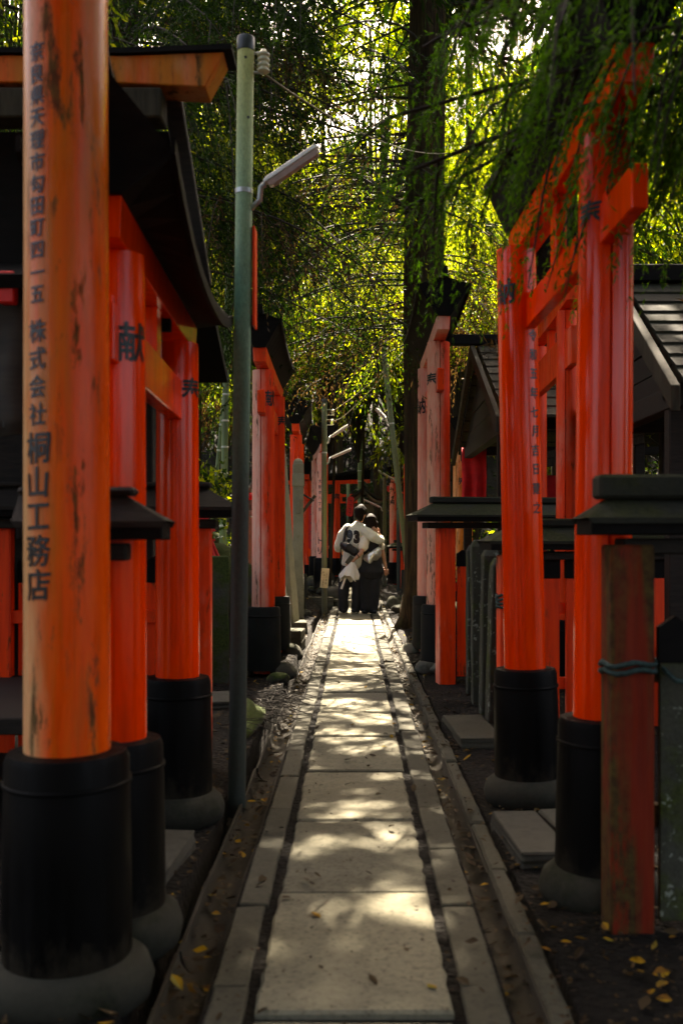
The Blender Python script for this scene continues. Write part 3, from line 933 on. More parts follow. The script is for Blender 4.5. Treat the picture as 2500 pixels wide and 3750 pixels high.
# ------------------------------------------------------------------ shrines on the right
def shrine(label, x0, x1, yc, half, z_eave, z_ridge, roof='wood_grey', curtain=None, floor=.55, seed=0, posts=True):
    root = tag(empty('wooden_shrine', (x0, yc, 0)), label, 'shrine')
    L = x1 - x0; rr = random.Random(seed)
    slope = Vector((0, half, z_eave - z_ridge))
    n = 9
    for s in (-1, 1):
        for i in range(n):                        # roof courses lap over each other
            a, b = i / n, (i + 1) / n + .04
            ya, yb = s * half * a, s * half * b
            za, zb = z_ridge + (z_eave - z_ridge) * a, z_ridge + (z_eave - z_ridge) * b
            t = .03 + .008 * (n - i) * 0
            m = MB(); off = .012 * i * 0 + .01
            m.add([(0, ya, za), (L, ya, za), (L, yb, zb + .022), (0, yb, zb + .022), (0, ya, za - .022), (L, ya, za - .022), (L, yb, zb), (0, yb, zb)],
                  [(0, 1, 2, 3), (7, 6, 5, 4), (0, 4, 5, 1), (1, 5, 6, 2), (2, 6, 7, 3), (3, 7, 4, 0)])
            m.build('roof_board', roof, root)
        for xe in (-.06, L + .02):                # barge boards
            m = MB(); d = Vector((0, s * (half + .10), (z_eave - z_ridge) * (half + .10) / half))
            up = Vector((0, 0, 1))
            p = [Vector((xe, 0, z_ridge + .01)), Vector((xe, 0, z_ridge + .01)) + d]
            sec = []
            for q in p:
                sec.append([q + Vector((-.025, 0, -.14)), q + Vector((.025, 0, -.14)), q + Vector((.025, 0, 0)), q + Vector((-.025, 0, 0))])
            m.loft(sec); m.build('barge_board', 'wood_grey', root, bevel=.004)
    m = MB(); m.box((L / 2 - .1, 0, z_ridge + .055), (L + .45, .12, .11)); m.build('ridge_beam', 'roof_black', root, bevel=.006)
    for i in range(5):                            # gable boarding
        za = z_eave + (z_ridge - z_eave) * i / 5 + .004; zb = z_eave + (z_ridge - z_eave) * (i + 1) / 5 - .008
        wa = half * (1 - i / 5) * .93; wb = half * (1 - (i + 1) / 5) * .93
        m = MB(); m.prism([(-wa, za - .03), (wa, za - .03), (wb, zb - .03), (-wb, zb - .03)], .06 + .006 * (i % 2), .085 + .006 * (i % 2), 0); m.build('gable_board', 'wood_dark', root)
    m = MB(); m.box((.05, 0, z_eave - .08), (.10, half * 1.8, .13)); m.build('tie_beam', 'wood_dark', root, bevel=.006)
    for s in (-1, 1):
        m = MB(); m.box((L / 2, s * half * .75, z_eave - .04), (L, .09, .11)); m.build('wall_plate', 'wood_dark', root, bevel=.006)
        for xe in (.06, L - .1, L / 2):
            m = MB(); m.box((xe, s * half * .75, z_eave / 2 - .05), (.10, .10, z_eave - .06)); m.build('post', 'wood_dark', root, bevel=.008)
    m = MB(); m.box((L / 2 + .05, 0, floor), (L - .1, half * 1.45, .06)); m.build('floor', 'wood_grey', root, bevel=.006)
    m = MB(); m.box((L / 2, 0, floor / 2 - .03), (L - .35, half * 1.25, floor - .06)); m.build('plinth', 'mossrock', root)
    m = MB(); m.box((L - .2, 0, (floor + z_eave) / 2), (.05, half * 1.4, z_eave - floor - .1)); m.build('back_wall', 'wood_dark', root)
    m = MB(); m.box((L * .45, .28, (floor + .5)), (.5, .6, .8)); al = m.build('altar_cabinet', 'wood_dark', root, bevel=.01)
    if curtain:
        ya, yb, za, zb, xs = curtain
        m = MB(); rings = []
        N = 26
        for i in range(N + 1):
            t = i / N
            rings.append([(xs + .03 * math.sin(t * 25) + .015 * math.sin(t * 61), ya + (yb - ya) * t, za + .05 * math.sin(t * 3.1)), (xs + .02 * math.sin(t * 25 + .7), ya + (yb - ya) * t, (za + zb) / 2),
                          (xs + .045 * math.sin(t * 25 + 1.4), ya + (yb - ya) * t, zb)])
        m.loft(rings, cap=False, closed=False); m.build('curtain', 'red_cloth', root, smooth=True)
    return root
sh1 = shrine('grey gabled wooden shrine with red curtain, right of the tall pale gate', 1.36, 4.6, 11.0, 1.95, 2.36, 3.36, 'wood_grey')
sh2 = shrine('dark wooden shrine at the right edge with lichened sunlit roof', 1.78, 4.6, 6.55, 1.12, 2.10, 2.90, 'roof_lit', seed=2)
# low curtain rails of the first shrine: front faces of red cloth
def hanging_cloth(name, label, a, b, z0, z1, mat, cat, waves=5, amp=.02, parent=None, thick=.004):
    a = Vector(a); b = Vector(b); d = (b - a); nrm = Vector((d.y, -d.x, 0)).normalized()
    m = MB(); N = 28
    rings = []
    for i in range(N + 1):
        t = i / N; p = a + d * t
        ring = []
        for j in range(7):
            u = j / 6; z = z0 + (z1 - z0) * u
            off = amp * (math.sin(t * waves * 6.28) * (.3 + .7 * u) + .4 * math.sin(u * 9 + t * 13))
            q = p + nrm * off; ring.append((q.x, q.y, z - .03 * math.sin(t * 3.14)))
        for j in range(6, -1, -1):
            v = Vector(ring[j]) + nrm * thick; ring.append(tuple(v))
        rings.append(ring)
    m.loft(rings)
    o = m.build(name, mat, parent, smooth=True)
    if cat:
        tag(o, label, cat)
    return o
hanging_cloth('curtain', 'deep red horizontal cloth hung on the gabled shrine between the right gates', (1.40, 9.75, 0), (2.6, 9.72, 0), 1.87, 1.52, 'red_cloth', 'curtain', 2, .012)
hanging_cloth('banner', 'bright red cloth tied to a post under the gabled shrine roof', (1.33, 12.3, 0), (1.62, 12.2, 0), 2.35, 1.60, 'red_cloth', 'banner', 2, .03)
lr = tag(empty('lean_to_roof', (1.42, 9.3, 0)), 'slanted weathered board roof under the shrine gable, above the red cloth', 'roof')
for q, dz in enumerate((0, -.075)):
    m = MB(); m.box((.62, -.02 * q, 2.06 + dz), (1.35, .05, .07), Matrix.Rotation(R(-14), 3, 'Y')); m.build('board', 'wood_grey', lr, bevel=.004)
m = MB(); m.box((.02, .05, .95), (.09, .09, 1.95)); m.build('post', 'wood_dark', lr, bevel=.006)
m = MB(); m.box((1.25, .05, 1.05), (.09, .09, 2.15)); m.build('post', 'wood_dark', lr, bevel=.006)

# shrine on the left edge: only its dark flank shows
ls = tag(empty('wooden_shrine', (-1.9, 4.6, 0)), 'dark wooden shrine at the left edge behind the nearest pillar', 'shrine')
for sx in (-.45, .75):
    for sy in (-.5, .9):
        m = MB(); m.box((sx, sy, 1.15), (.1, .1, 2.35)); m.build('post', 'wood_dark', ls, bevel=.006)
m = MB(); m.box((.1, .2, .45), (1.4, 1.5, .07)); m.build('floor', 'wood_dark', ls, bevel=.006)
m = MB(); m.box((.1, .95, 1.35), (1.3, .04, 1.8)); m.build('back_wall', 'wood_dark', ls)
for s in (-1, 1):
    m = MB(); m.box((.15, .2 + s * .55, 2.42), (2.0, 1.25, .05), Matrix.Rotation(R(-24 * s), 3, 'X')); m.build('roof_slope', 'roof_black', ls)
m = MB(); m.tube([(-.6, -.75, 2.15), (.35, -.72, 2.62)], .018, 8); m.build('brace', 'steel', ls)
hanging_cloth('curtain', 'dull grey cloth at the left edge behind the nearest pillar', (-1.85, 3.75, 0), (-1.12, 3.85, 0), 2.22, 1.63, 'grey_cloth', 'curtain', 3, .035)
m = MB(); m.box((-1.29, 3.72, 2.15), (.06, .05, .12))
tag(m.build('lantern_box', 'red_sign', bevel=.006), 'small red box at the left edge above the grey cloth', 'box')

# ------------------------------------------------------------------ lamp poles
def lamp(root, z, ang, tilt, length=.30, reach=.025, w=.052, pole_r=.04):
    """tube-light head on a bent arm; ang = direction in plan"""
    d = Vector((math.cos(ang), math.sin(ang), 0))
    p0 = d * (pole_r - .005) + Vector((0, 0, z - .10))
    p1 = d * (pole_r + .035) + Vector((0, 0, z - .06)); p2 = d * (pole_r + .04) + Vector((0, 0, z))
    ax = (d * math.cos(tilt) + Vector((0, 0, math.sin(tilt)))).normalized()
    p3 = p2 + ax * reach
    m = MB(); m.tube([p0, p1, p2, p3], [.014, .014, .015, .017], 8)
    arm = m.build('lamp_arm', 'steel', root, smooth=True)
    side = ax.cross(Vector((0, 0, 1))).normalized(); up = side.cross(ax)
    m = MB(); rings = []
    for t in (0, .06, .94, 1):
        p = p3 + ax * (length * t); k = .75 if t in (0, 1) else 1
        rings.append([p + side * (w / 2 * k * a) + up * (b * k) for a, b in ((-1, 0), (1, 0), (.85, .022), (-.85, .022))])
    m.loft(rings); h = m.build('lamp_head', 'white_plastic', arm, bevel=.003)
    m = MB(); rings = []
    for t in (.04, .10, .92, .97):
        p = p3 + ax * (length * t); k = .7 if t in (.04, .97) else 1
        rings.append([p + side * (w / 2 * .86 * a) + up * (b * k - .001) for a, b in ((-1, 0), (-.85, -.028), (.85, -.028), (1, 0))])
    m.loft(rings); m.build('lamp_lens', 'lens', arm, bevel=.002)

def lamp_pole(label, x, y, h, r, mat, lamps, lean=(0, 0), insul=(), band=None, holes=(), cap=True, z0=0.0, group='lamp poles along the path'):
    root = tag(empty('lamp_pole', (x, y, z0)), label, 'lamp pole', group)
    root.rotation_euler = (lean[0], lean[1], 0)
    m = MB(); m.lathe([(r * 1.04, -.1), (r * 1.02, .4), (r, h * .6), (r * .97, h)], n=24); m.build('shaft', mat, root, smooth='auto')
    if cap:
        m = MB(); m.lathe([(r * 1.03, h - .035), (r * 1.06, h - .03), (r * 1.06, h + .025), (r * .98, h + .032)], n=24); m.build('top_cap', 'cap', root, smooth='auto')
    for z, a in holes:
        m = MB(); d = Vector((math.cos(a), math.sin(a), 0)); m.tube([d * (r * .9) + Vector((0, 0, z)), d * (r * 1.005) + Vector((0, 0, z))], .007, 10); m.build('bolt_hole', 'cap', root)
    for z, a, reach in insul:
        d = Vector((math.cos(a), math.sin(a), 0)); c = d * (r + reach)
        m = MB(); m.tube([d * (r * .8) + Vector((0, 0, z + .045)), c + Vector((0, 0, z + .048))], .006, 6); m.tube([d * (r * .8) + Vector((0, 0, z - .045)), c + Vector((0, 0, z - .048))], .006, 6)
        br = m.build('bracket', 'steel', root)
        m = MB(); pr = [(.012, -.05)]
        for q in range(4):
            zz = -.042 + .025 * q
            pr += [(.020, zz - .006), (.030, zz), (.030, zz + .008), (.020, zz + .013)]
        pr.append((.012, .062))
        m.lathe(pr, (c.x, c.y, z), 16); m.build('insulator', 'ceramic', br, smooth='auto')
    if band:
        m = MB(); m.lathe([(r * 1.0, band - .012), (r * 1.05, band - .011), (r * 1.05, band + .011), (r * 1.0, band + .012)], n=24); m.build('clamp_band', 'steel', root, smooth='auto')
    for z, a, tilt, ln in lamps:
        lamp(root, z, a, tilt, ln, pole_r=r)
    return root
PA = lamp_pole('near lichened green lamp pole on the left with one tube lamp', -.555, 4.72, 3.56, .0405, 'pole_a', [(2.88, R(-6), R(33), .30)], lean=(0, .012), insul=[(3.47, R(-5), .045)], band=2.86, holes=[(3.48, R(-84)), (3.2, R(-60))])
sg = MB(); sg.box((-.474, 4.76, 2.46), (.012, .11, .47)); sg = tag(sg.build('sign_plate', 'red_mid', bevel=.002), 'orange plate fixed edge on along the green lamp pole', 'sign')
PB = lamp_pole('middle grey-green lamp pole with two tube lamps and a paper notice', -.515, 17.25, 3.62, .047, 'pole_b', [(2.98, R(15), R(34), .38), (2.62, R(10), R(24), .40)], insul=[(3.42, R(5), .10), (2.95 + .3, R(10), .09)], band=2.72, holes=[(1.55, R(-85))])
bd = MB(); bd.box((-.505, 17.18, .55), (.135, .012, .34), Matrix.Rotation(R(5), 3, 'Y')); bd = tag(bd.build('notice_board', 'paper', bevel=.002), 'yellowed paper notice with handwriting tied to the middle lamp pole', 'notice')
letters_flat('handwriting', [('火', -.03, .10, .038), ('ほ', -.012, .05, .04), ('い', -.016, .005, .04), ('け', -.018, -.035, .04), ('ま', -.02, -.075, .045), ('す', -.024, -.118, .04)], bd, MAT['red_old'], (-.505, 17.172, .55), (.995, 0, -.09), (.09, 0, .995))
letters_flat('handwriting', [('水', .032, .07, .03), ('二', .031, .04, .03), ('人', .030, .01, .03), ('春', .029, -.03, .034), ('天', .026, -.09, .034)], bd, MAT['ink'], (-.505, 17.172, .55), (.995, 0, -.09), (.09, 0, .995))
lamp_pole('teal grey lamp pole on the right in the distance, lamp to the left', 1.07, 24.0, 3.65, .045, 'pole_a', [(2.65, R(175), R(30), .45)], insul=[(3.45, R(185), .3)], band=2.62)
lamp_pole('leaning green bamboo-like pole against the cedar trunk', .92, 15.6, 4.3, .043, 'pole_b', [(3.15, R(160), R(50), .2)], lean=(0, -.11), holes=[(3.8, R(-100)), (3.4, R(-100)), (3.0, R(-100))], band=3.05)
lamp_pole('thin far green pole above the stone shrine roof', 2.0 * .42, 27.5, 2.95, .05, 'pole_b', [(2.1, R(170), R(25), .6)], cap=False)
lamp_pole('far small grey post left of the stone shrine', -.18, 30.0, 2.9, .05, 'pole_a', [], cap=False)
lamp_pole('far green post right of the stone shrine roof', 1.18, 28.8, 2.55, .05, 'pole_b', [], cap=False)

def cable(label, pts, r=.006):
    P = [Vector(p) for p in pts]
    out = []
    for i in range(len(P) - 1):
        for k in range(10):
            t = k / 10; q = P[i].lerp(P[i + 1], t); q.z -= .10 * (P[i] - P[i + 1]).length * .25 * t * (1 - t) * 4
            out.append(q)
    out.append(P[-1])
    m = MB(); m.tube(out, r, 5)
    return tag(m.build('cable', 'wire', smooth=True), label, 'cable')
cable('sagging cable from the middle pole up to the cedar branches', [(-.40, 17.25, 3.42), (.75, 15.4, 4.1)], .007)
cable('thin brown cable looping from the middle pole insulator', [(-.42, 17.25, 3.25), (-.2, 17.0, 3.3), (.6, 15.6, 3.95)], .006)
cable('cable rising from the near green pole into the trees', [(-.47, 4.72, 3.45), (.9, 9.5, 4.9)], .005)

# ------------------------------------------------------------------ stone slabs, posts and rocks on the left
def slab_stone(name, label, cat, x, y, w, d, h, lean=(0, 0, 0), mat='stele', seed=0, z0=0, top=.85):
    rr = random.Random(seed); m = MB(); rings = []
    for i in range(8):
        z = h * i / 7; k = 1 - (1 - top) * i / 7
        j = lambda: rr.uniform(-.006, .006)
        rings.append([(-w / 2 * k + j(), -d / 2 * k + j(), z), (w / 2 * k + j(), -d / 2 * k + j(), z), (w / 2 * k + j(), d / 2 * k + j(), z), (-w / 2 * k + j(), d / 2 * k + j(), z)])
    m.loft(rings)
    o = m.build(name, mat, bevel=.008); o.location = (x, y, z0); o.rotation_euler = lean
    return tag(o, label, cat)
slab_stone('stone_slab', 'tall thin stone slab leaning left, its edge lit yellow', 'stone slab', -.83, 13.1, .16, .30, 2.42, (0, R(-4.4), R(-12)), 'stele', 1, .10)
slab_stone('stone_slab', 'dark leaning stone slab directly behind the pale left gate', 'stone slab', -.80, 11.55, .12, .26, 2.0, (0, R(-7), R(-10)), 'stele', 2, .08)
slab_stone('plinth_stone', 'sunlit square plinth stone under the dark leaning slab', 'plinth', -.76, 11.45, .36, .42, .24, (0, 0, R(-4)), 'rock', 3, -.06, .96)
slab_stone('plinth_stone', 'low plinth stone under the tall leaning slab', 'plinth', -.80, 13.1, .36, .45, .20, (0, 0, R(6)), 'rock', 4, -.06, .96)
sp = slab_stone('stone_pillar', 'mossy square stone pillar with collar and carved panel behind the slabs', 'stone pillar', -.86, 15.35, .165, .165, 2.38, (0, 0, R(4)), 'stele', 5, 0, .98)
m = MB(); m.box((0, 0, 2.13), (.19, .19, .20), None, .96); m.build('collar', 'stele', sp, bevel=.01)
m = MB(); m.lathe([(.115, 2.36), (.10, 2.42), (.06, 2.455), (.01, 2.465)], n=4); mm = m.build('cap', 'stele', sp, bevel=.006); mm.rotation_euler = (0, 0, R(45))
m = MB(); m.box((.0, -.09, 1.72), (.075, .03, .22)); m.build('carved_panel', 'stele', sp, bevel=.006)
slab_stone('stone_post', 'mossy square stone post with pointed top behind the green pole', 'stone post', -1.18, 8.6, .20, .20, 1.12, (0, 0, R(8)), 'mossrock', 6, -.05, .97)
slab_stone('stone_pedestal', 'sunlit yellow stone pedestal between the green pole and pale gate', 'pedestal', -1.22, 11.6, .22, .22, 1.55, (0, 0, 0), 'stele', 7, 0, .97)
slab_stone('stone_pedestal', 'grey stone pedestal carrying the fox statue on the left', 'pedestal', -1.55, 9.3, .34, .3, 1.42, (0, 0, 0), 'stele', 8, 0, .97)
slab_stone('stone_step', 'long pale stone step on the left by the middle pole', 'step', -.95, 18.1, 1.15, .28, .19, (0, 0, R(2)), 'kerb', 9, -.02, .99)
slab_stone('stone_step', 'slanting stone step end behind the standing couple on the left', 'step', -.36, 18.2, .34, .26, .16, (0, 0, R(-35)), 'kerb', 10, -.03, .99)
slab_stone('stepping_stone', 'speckled flat granite slab between the two pillars of the near right gate', 'paving', .70, 3.98, .20, .58, .10, (0, 0, R(4)), 'granite', 11, -.05, .99)
slab_stone('stepping_stone', 'second speckled granite slab half under the near right gate', 'paving', .92, 4.05, .20, .55, .10, (0, 0, R(5)), 'granite', 12, -.055, .99)
slab_stone('stepping_stone', 'dark speckled granite slab between the glossy left gate pillars', 'paving', -.78, 3.72, .25, .62, .10, (0, 0, R(-3)), 'granite', 13, -.06, .99)
slab_stone('stepping_stone', 'flat pale stone on the ground left of the green pole', 'paving', -1.0, 7.4, .35, .5, .09, (0, 0, R(12)), 'granite', 14, -.04, .99)
slab_stone('stepping_stone', 'flat dark stone at the foot of the mossy fence posts', 'paving', .74, 6.3, .26, .8, .09, (0, 0, R(3)), 'kerb', 15, -.055, .99)

rocks = [('large mossy boulder behind the green pole on the left', -1.35, 9.9, .62, .42, .46, .52, 'mossrock'),
         ('mossy boulder behind the pale left gate', -1.25, 11.1, .42, .36, .34, .40, 'mossrock'),
         ('dark mossy rock low behind the left stone post', -1.7, 8.7, .22, .35, .3, .34, 'mossrock'),
         ('rounded brown stone lying in the left gutter by the green pole', -.70, 6.5, .03, .11, .45, .10, 'mossrock'),
         ('low flat stone at the foot of the pale left gate', -.66, 8.72, .0, .10, .12, .05, 'mossrock'),
         ('rounded stone beside the right gutter behind the trunk', .72, 17.9, .06, .14, .13, .12, 'rock'),
         ('low rounded stone next to the right gutter beyond the trunk', .78, 16.9, .03, .14, .12, .08, 'rock'),
         ('boulder below the far left gates', -.75, 20.6, .30, .3, .25, .16, 'rock'),
         ('wide boulder at the foot of the faded pink gate', -.38, 19.2, .20, .22, .18, .14, 'rock'),
         ('mossy boulder under the right shrine', 1.2, 12.9, .15, .3, .3, .25, 'mossrock')]
for q, (lb, x, y, z, a, b, c, mt) in enumerate(rocks):
    o = link('boulder', rock_mesh('boulder', (a, b, c), mt, 60 + q, .3), None, (x, y, z)); tag(o, lb, 'boulder', 'boulders beside the path')
# dry-stone retaining wall behind the left gates, stone by stone
wall = tag(empty('stone_wall', (-1.75, 10.5, 0)), 'mossy stone retaining wall on the left hillside', 'wall')
rr = random.Random(5)
st = [rock_mesh('stone', (.24, .20, .16), 'mossrock', 100 + k, .25, 1) for k in range(5)]
for row in range(5):
    for c in range(16):
        o = link('stone', st[(row * 3 + c) % 5], wall, (-.10 * row + rr.uniform(-.05, .05), -2.2 + c * .42 + (.2 if row % 2 else 0) + rr.uniform(-.04, .04), .12 + row * .27 + rr.uniform(-.03, .03)))
        o.rotation_euler = (rr.uniform(-.3, .3), rr.uniform(-.3, .3), rr.uniform(0, 3))

# ------------------------------------------------------------------ fox statues, offerings
def fox(label, x, y, z, rz, s=1.0):
    root = tag(empty('fox_statue', (x, y, z), rz), label, 'statue', 'stone fox statues with red bibs')
    root.scale = (s, s, s)
    m = MB()
    m.tube([(0, .10, .0), (0, .09, .10), (0, .05, .22), (0, .0, .34), (0, -.03, .40)], [.10, .115, .095, .07, .05], 12)
    m.tube([(0, -.02, .38), (0, -.06, .45), (0, -.10, .47), (0, -.17, .445), (0, -.21, .435)], [.05, .065, .058, .032, .016], 12)
    for sx in (-1, 1):
        m.tube([(sx * .035, -.06, .0), (sx * .035, -.05, .15), (sx * .04, -.02, .30)], [.028, .026, .03], 8)
        m.tube([(sx * .05, -.02, .0), (sx * .08, .08, .06), (sx * .07, .11, .14)], [.035, .06, .04], 8)
        m.tube([(sx * .035, -.045, .49), (sx * .045, -.04, .55), (sx * .05, -.035, .60)], [.028, .018, .004], 6)
    m.tube([(0, .17, .05), (.02, .25, .18), (.02, .24, .34), (0, .18, .46)], [.03, .06, .055, .01], 8)
    m.build('body', 'ringstone_moss', root, smooth='auto')
    m = MB(); rings = []
    for i in range(9):
        a = math.pi * (1.0 + i / 8)
        rings.append([(.075 * math.cos(a) * .9, -.02 + .075 * math.sin(a), .375), (.11 * math.cos(a), -.02 + .10 * math.sin(a), .27 - .06 * math.sin(math.pi * i / 8)), (.112 * math.cos(a), -.02 + .104 * math.sin(a), .27 - .06 * math.sin(math.pi * i / 8)), (.079 * math.cos(a) * .9, -.02 + .079 * math.sin(a), .377)])
    m.loft(rings); m.build('bib', 'red_cloth', root, smooth=True)
    return root
fox('stone fox with red bib on the pedestal left of the green pole', -1.53, 9.25, 1.42, R(30), .9)
fox('pale stone fox on the sunlit yellow pedestal', -1.22, 11.6, 1.55, R(-10), .55)
fox('small dark stone fox with red bib behind the right fence', 1.30, 8.9, .62, R(-60), 1.0)

def mini_torii(label, x, y, z, rx, ry, rz, s):
    root = tag(empty('offering_torii', (x, y, z)), label, 'offering', 'small red offering torii')
    root.rotation_euler = (rx, ry, rz); root.scale = (s, s, s)
    for sx in (-1, 1):
        m = MB(); m.tube([(sx * .09, 0, 0), (sx * .08, 0, .34)], .014, 8); m.build('pillar', 'red_sign', root, smooth='auto')
    m = MB(); m.box((0, 0, .36), (.30, .03, .035)); m.build('lintel', 'red_sign', root)
    m = MB(); m.box((0, 0, .385), (.33, .04, .015)); m.build('cap', 'roof_black', root)
    m = MB(); m.box((0, 0, .27), (.23, .015, .022)); m.build('tie_beam', 'red_sign', root)
mini_torii('small red offering torii leaning on the mossy rock left of the green pole', -1.34, 9.0, .98, R(-8), R(-18), R(20), 1.15)
mini_torii('second small red offering torii leaning beside the first', -1.27, 9.05, .92, R(-5), R(-22), R(5), 1.0)

# red cloths and plaques far down the path
def plaque(label, x, y, z, w, h, ry=0, mat='red_sign'):
    m = MB(); c = min(w, h) * .22
    m.prism([(-w / 2 + c, -h / 2), (w / 2 - c, -h / 2), (w / 2, -h / 2 + c), (w / 2, h / 2 - c), (w / 2 - c, h / 2), (-w / 2 + c, h / 2), (-w / 2, h / 2 - c), (-w / 2, -h / 2 + c)], -.008, .008, 1)
    o = m.build('red_plaque', mat); o.location = (x, y, z); o.rotation_euler = (0, ry, 0)
    k = MB()
    for i in range(4):
        k.box((0, -.0095, h * (.3 - .2 * i)), (w * .4, .002, h * .02)); k.box((w * .05, -.0095, h * (.25 - .2 * i)), (w * .06, .002, h * .10))
    k.build('writing', 'ink', o)
    m = MB(); m.box((0, .02, -h * .6 - .5), (.03, .03, 1.0 + h)); m.build('stake', 'wood_dark', o)
    return tag(o, label, 'sign', 'red plaques far down the path')
plaque('red plaque hanging left of the stone shrine at the far end', -.10, 25.0, 2.05, .17, .50, R(5))
plaque('tall red plaque on the right at the far end', 1.08, 22.5, 1.45, .10, .62, R(-3))
plaque('red plaque low on the right among the far gates', 1.14, 30.0, 2.75, .3, .2, 0)
plaque('red cloth board behind the pole on the left', -.98, 23.0, 1.50, .14, 1.0, 0)
m = MB(); m.box((1.03, 18.5, 3.02), (.025, .09, .62), Matrix.Rotation(R(-7), 3, 'Y'))
tag(m.build('sign_plate', 'red_sign', bevel=.002), 'narrow bright red plate beside the cedar trunk on the right', 'sign')
m = MB(); m.box((-.93, 17.0, 2.02), (.55, .5, .025), Matrix.Rotation(R(30), 3, 'Y')); ew = tag(m.build('wooden_eave', 'wood_dark', bevel=.004), 'small tilted wooden eave beside the carved stone pillar', 'eave')
m = MB(); m.box((-.83, 17.0, 1.75), (.05, .06, .55), Matrix.Rotation(R(38), 3, 'Y')); m.build('bracket', 'wood_grey', ew, bevel=.004)
m = MB(); m.box((-1.05, 17.0, 1.05), (.07, .07, 2.1)); m.build('post', 'wood_dark', ew, bevel=.004)

# stone shrine with curved roof at the far end
hs = tag(empty('stone_shrine', (.30, 31.0, 0)), 'small stone shrine with curved upswept roof at the far end', 'shrine')
m = MB(); m.box((0, 0, .55), (1.1, .8, 1.1)); m.build('plinth', 'mossrock', hs, bevel=.03)
m = MB(); m.box((0, 0, 1.72), (.62, .5, 1.2)); b = m.build('body', 'stele', hs, bevel=.015)
m = MB(); m.box((0, -.255, 1.72), (.36, .02, .6)); d_ = m.build('door', 'wood_grey', b, bevel=.01)
for q in range(4):
    m = MB(); m.box((-.12 + .08 * q, -.268, 1.72), (.012, .01, .56)); m.build('lattice_bar', 'wood_dark', b)
prof = []
N = 16
for i in range(N + 1):
    t = -1 + 2 * i / N
    prof.append((t * .66, 2.42 + .47 * (1 - abs(t) ** .75) ** 1.0 + .10 * max(0, abs(t) - .7) / .3))
m = MB(); m.prism(prof + [(u, v - .10) for u, v in reversed(prof)], -.55, .55, 1); rf = m.build('roof', 'roof_tile', hs)
m = MB(); m.prism([(u * .86, v - .105) for u, v in prof] + [(u * .80, v - .19) for u, v in reversed(prof)], -.48, .42, 1); m.build('barge_board', 'stele', rf)
m = MB(); m.box((0, 0, 2.93), (.14, 1.2, .16), None, .8); m.build('ridge', 'roof_tile', rf, bevel=.02)
m = MB(); m.lathe([(.02, 0), (.09, .03), (.10, .09), (.03, .14)], (0, -.50, 2.52), 12); m.build('pendant', 'ringstone', rf, smooth=True)

# small water/fox house roof lines far right
fr = tag(empty('far_roof', (2.2, 28.5, 0)), 'dark far roof edge right of the stone shrine', 'roof')
m = MB(); m.box((.2, 0, 2.75), (2.2, 1.4, .06), Matrix.Rotation(R(-22), 3, 'Y')); m.build('roof_slope', 'roof_black', fr)
for s in (-.8, .9):
    m = MB(); m.box((s, .3, 1.25), (.1, .1, 2.6)); m.build('post', 'wood_dark', fr)

# ------------------------------------------------------------------ people
MAT['skin'] = simple('skin', (.42, .20, .115), .5, .08, 20, .05)
MAT['hair_dark'] = simple('hair_dark', (.010, .006, .004), .75, .5, 60, .6, (1, 1, .15), .08)
MAT['hair_blond'] = simple('hair_blond', (.30, .20, .10), .5, .3, 60, .3, (1, 1, .15))
MAT['jersey'] = simple('jersey_sand', (.56, .54, .43), .85, .12, 14, .35, bdist=.01)
MAT['jersey_white'] = simple('jersey_piping', (.75, .73, .66), .8, .05, 14, .1)
MAT['tee'] = simple('tee_cream', (.68, .60, .46), .85, .06, 20, .3, bdist=.01)
MAT['black_cloth'] = simple('black_cloth', (.010, .010, .011), .8, .35, 12, .5, bdist=.01)
MAT['black_nylon'] = simple('black_nylon', (.009, .009, .010), .5, .3, 15, .5, bdist=.01)
MAT['silver'] = simple('silver_leather', (.72, .70, .62), .28, .1, 9, .6, metal=.75, bdist=.02)
MAT['cap_cloth'] = simple('cap_white', (.72, .66, .58), .8, .06, 14, .4, bdist=.01)
MAT['denim'] = simple('denim', (.26, .33, .33), .85, .15, 20, .2)
MAT['pink_top'] = simple('top_pink', (.55, .38, .32), .8, .1, 20, .2)
MAT['shoe'] = simple('shoe_sole', (.60, .52, .38), .6, .1, 20, .1)

def chain_tube(mb, pts, rad, n=14):
    """tube with elliptical rings (ra across, rb deep) and rounded ends"""
    P = [Vector(p) for p in pts]
    rad = [(r, r) if isinstance(r, (int, float)) else r for r in rad]
    rings = []
    X = Vector((1, 0, 0)); Yv = Vector((0, 1, 0))
    def ring(c, d, ra, rb):
        s = (X - d * X.dot(d))
        s = s.normalized() if s.length > .25 else (Yv - d * Yv.dot(d)).normalized()
        t = d.cross(s).normalized()
        return [c + s * (ra * math.cos(2 * math.pi * j / n)) + t * (rb * math.sin(2 * math.pi * j / n)) for j in range(n)]
    for i, p in enumerate(P):
        d = (P[min(i + 1, len(P) - 1)] - P[max(i - 1, 0)]).normalized()
        ra, rb = rad[i]; m = min(ra, rb)
        if i == 0:
            for k in (.25, .7):
                rings.append(ring(p - d * m * math.sqrt(1 - k * k) * .9, d, ra * k, rb * k))
        rings.append(ring(p, d, ra, rb))
        if i == len(P) - 1:
            for k in (.7, .25):
                rings.append(ring(p + d * m * math.sqrt(1 - k * k) * .9, d, ra * k, rb * k))
    mb.loft(rings)

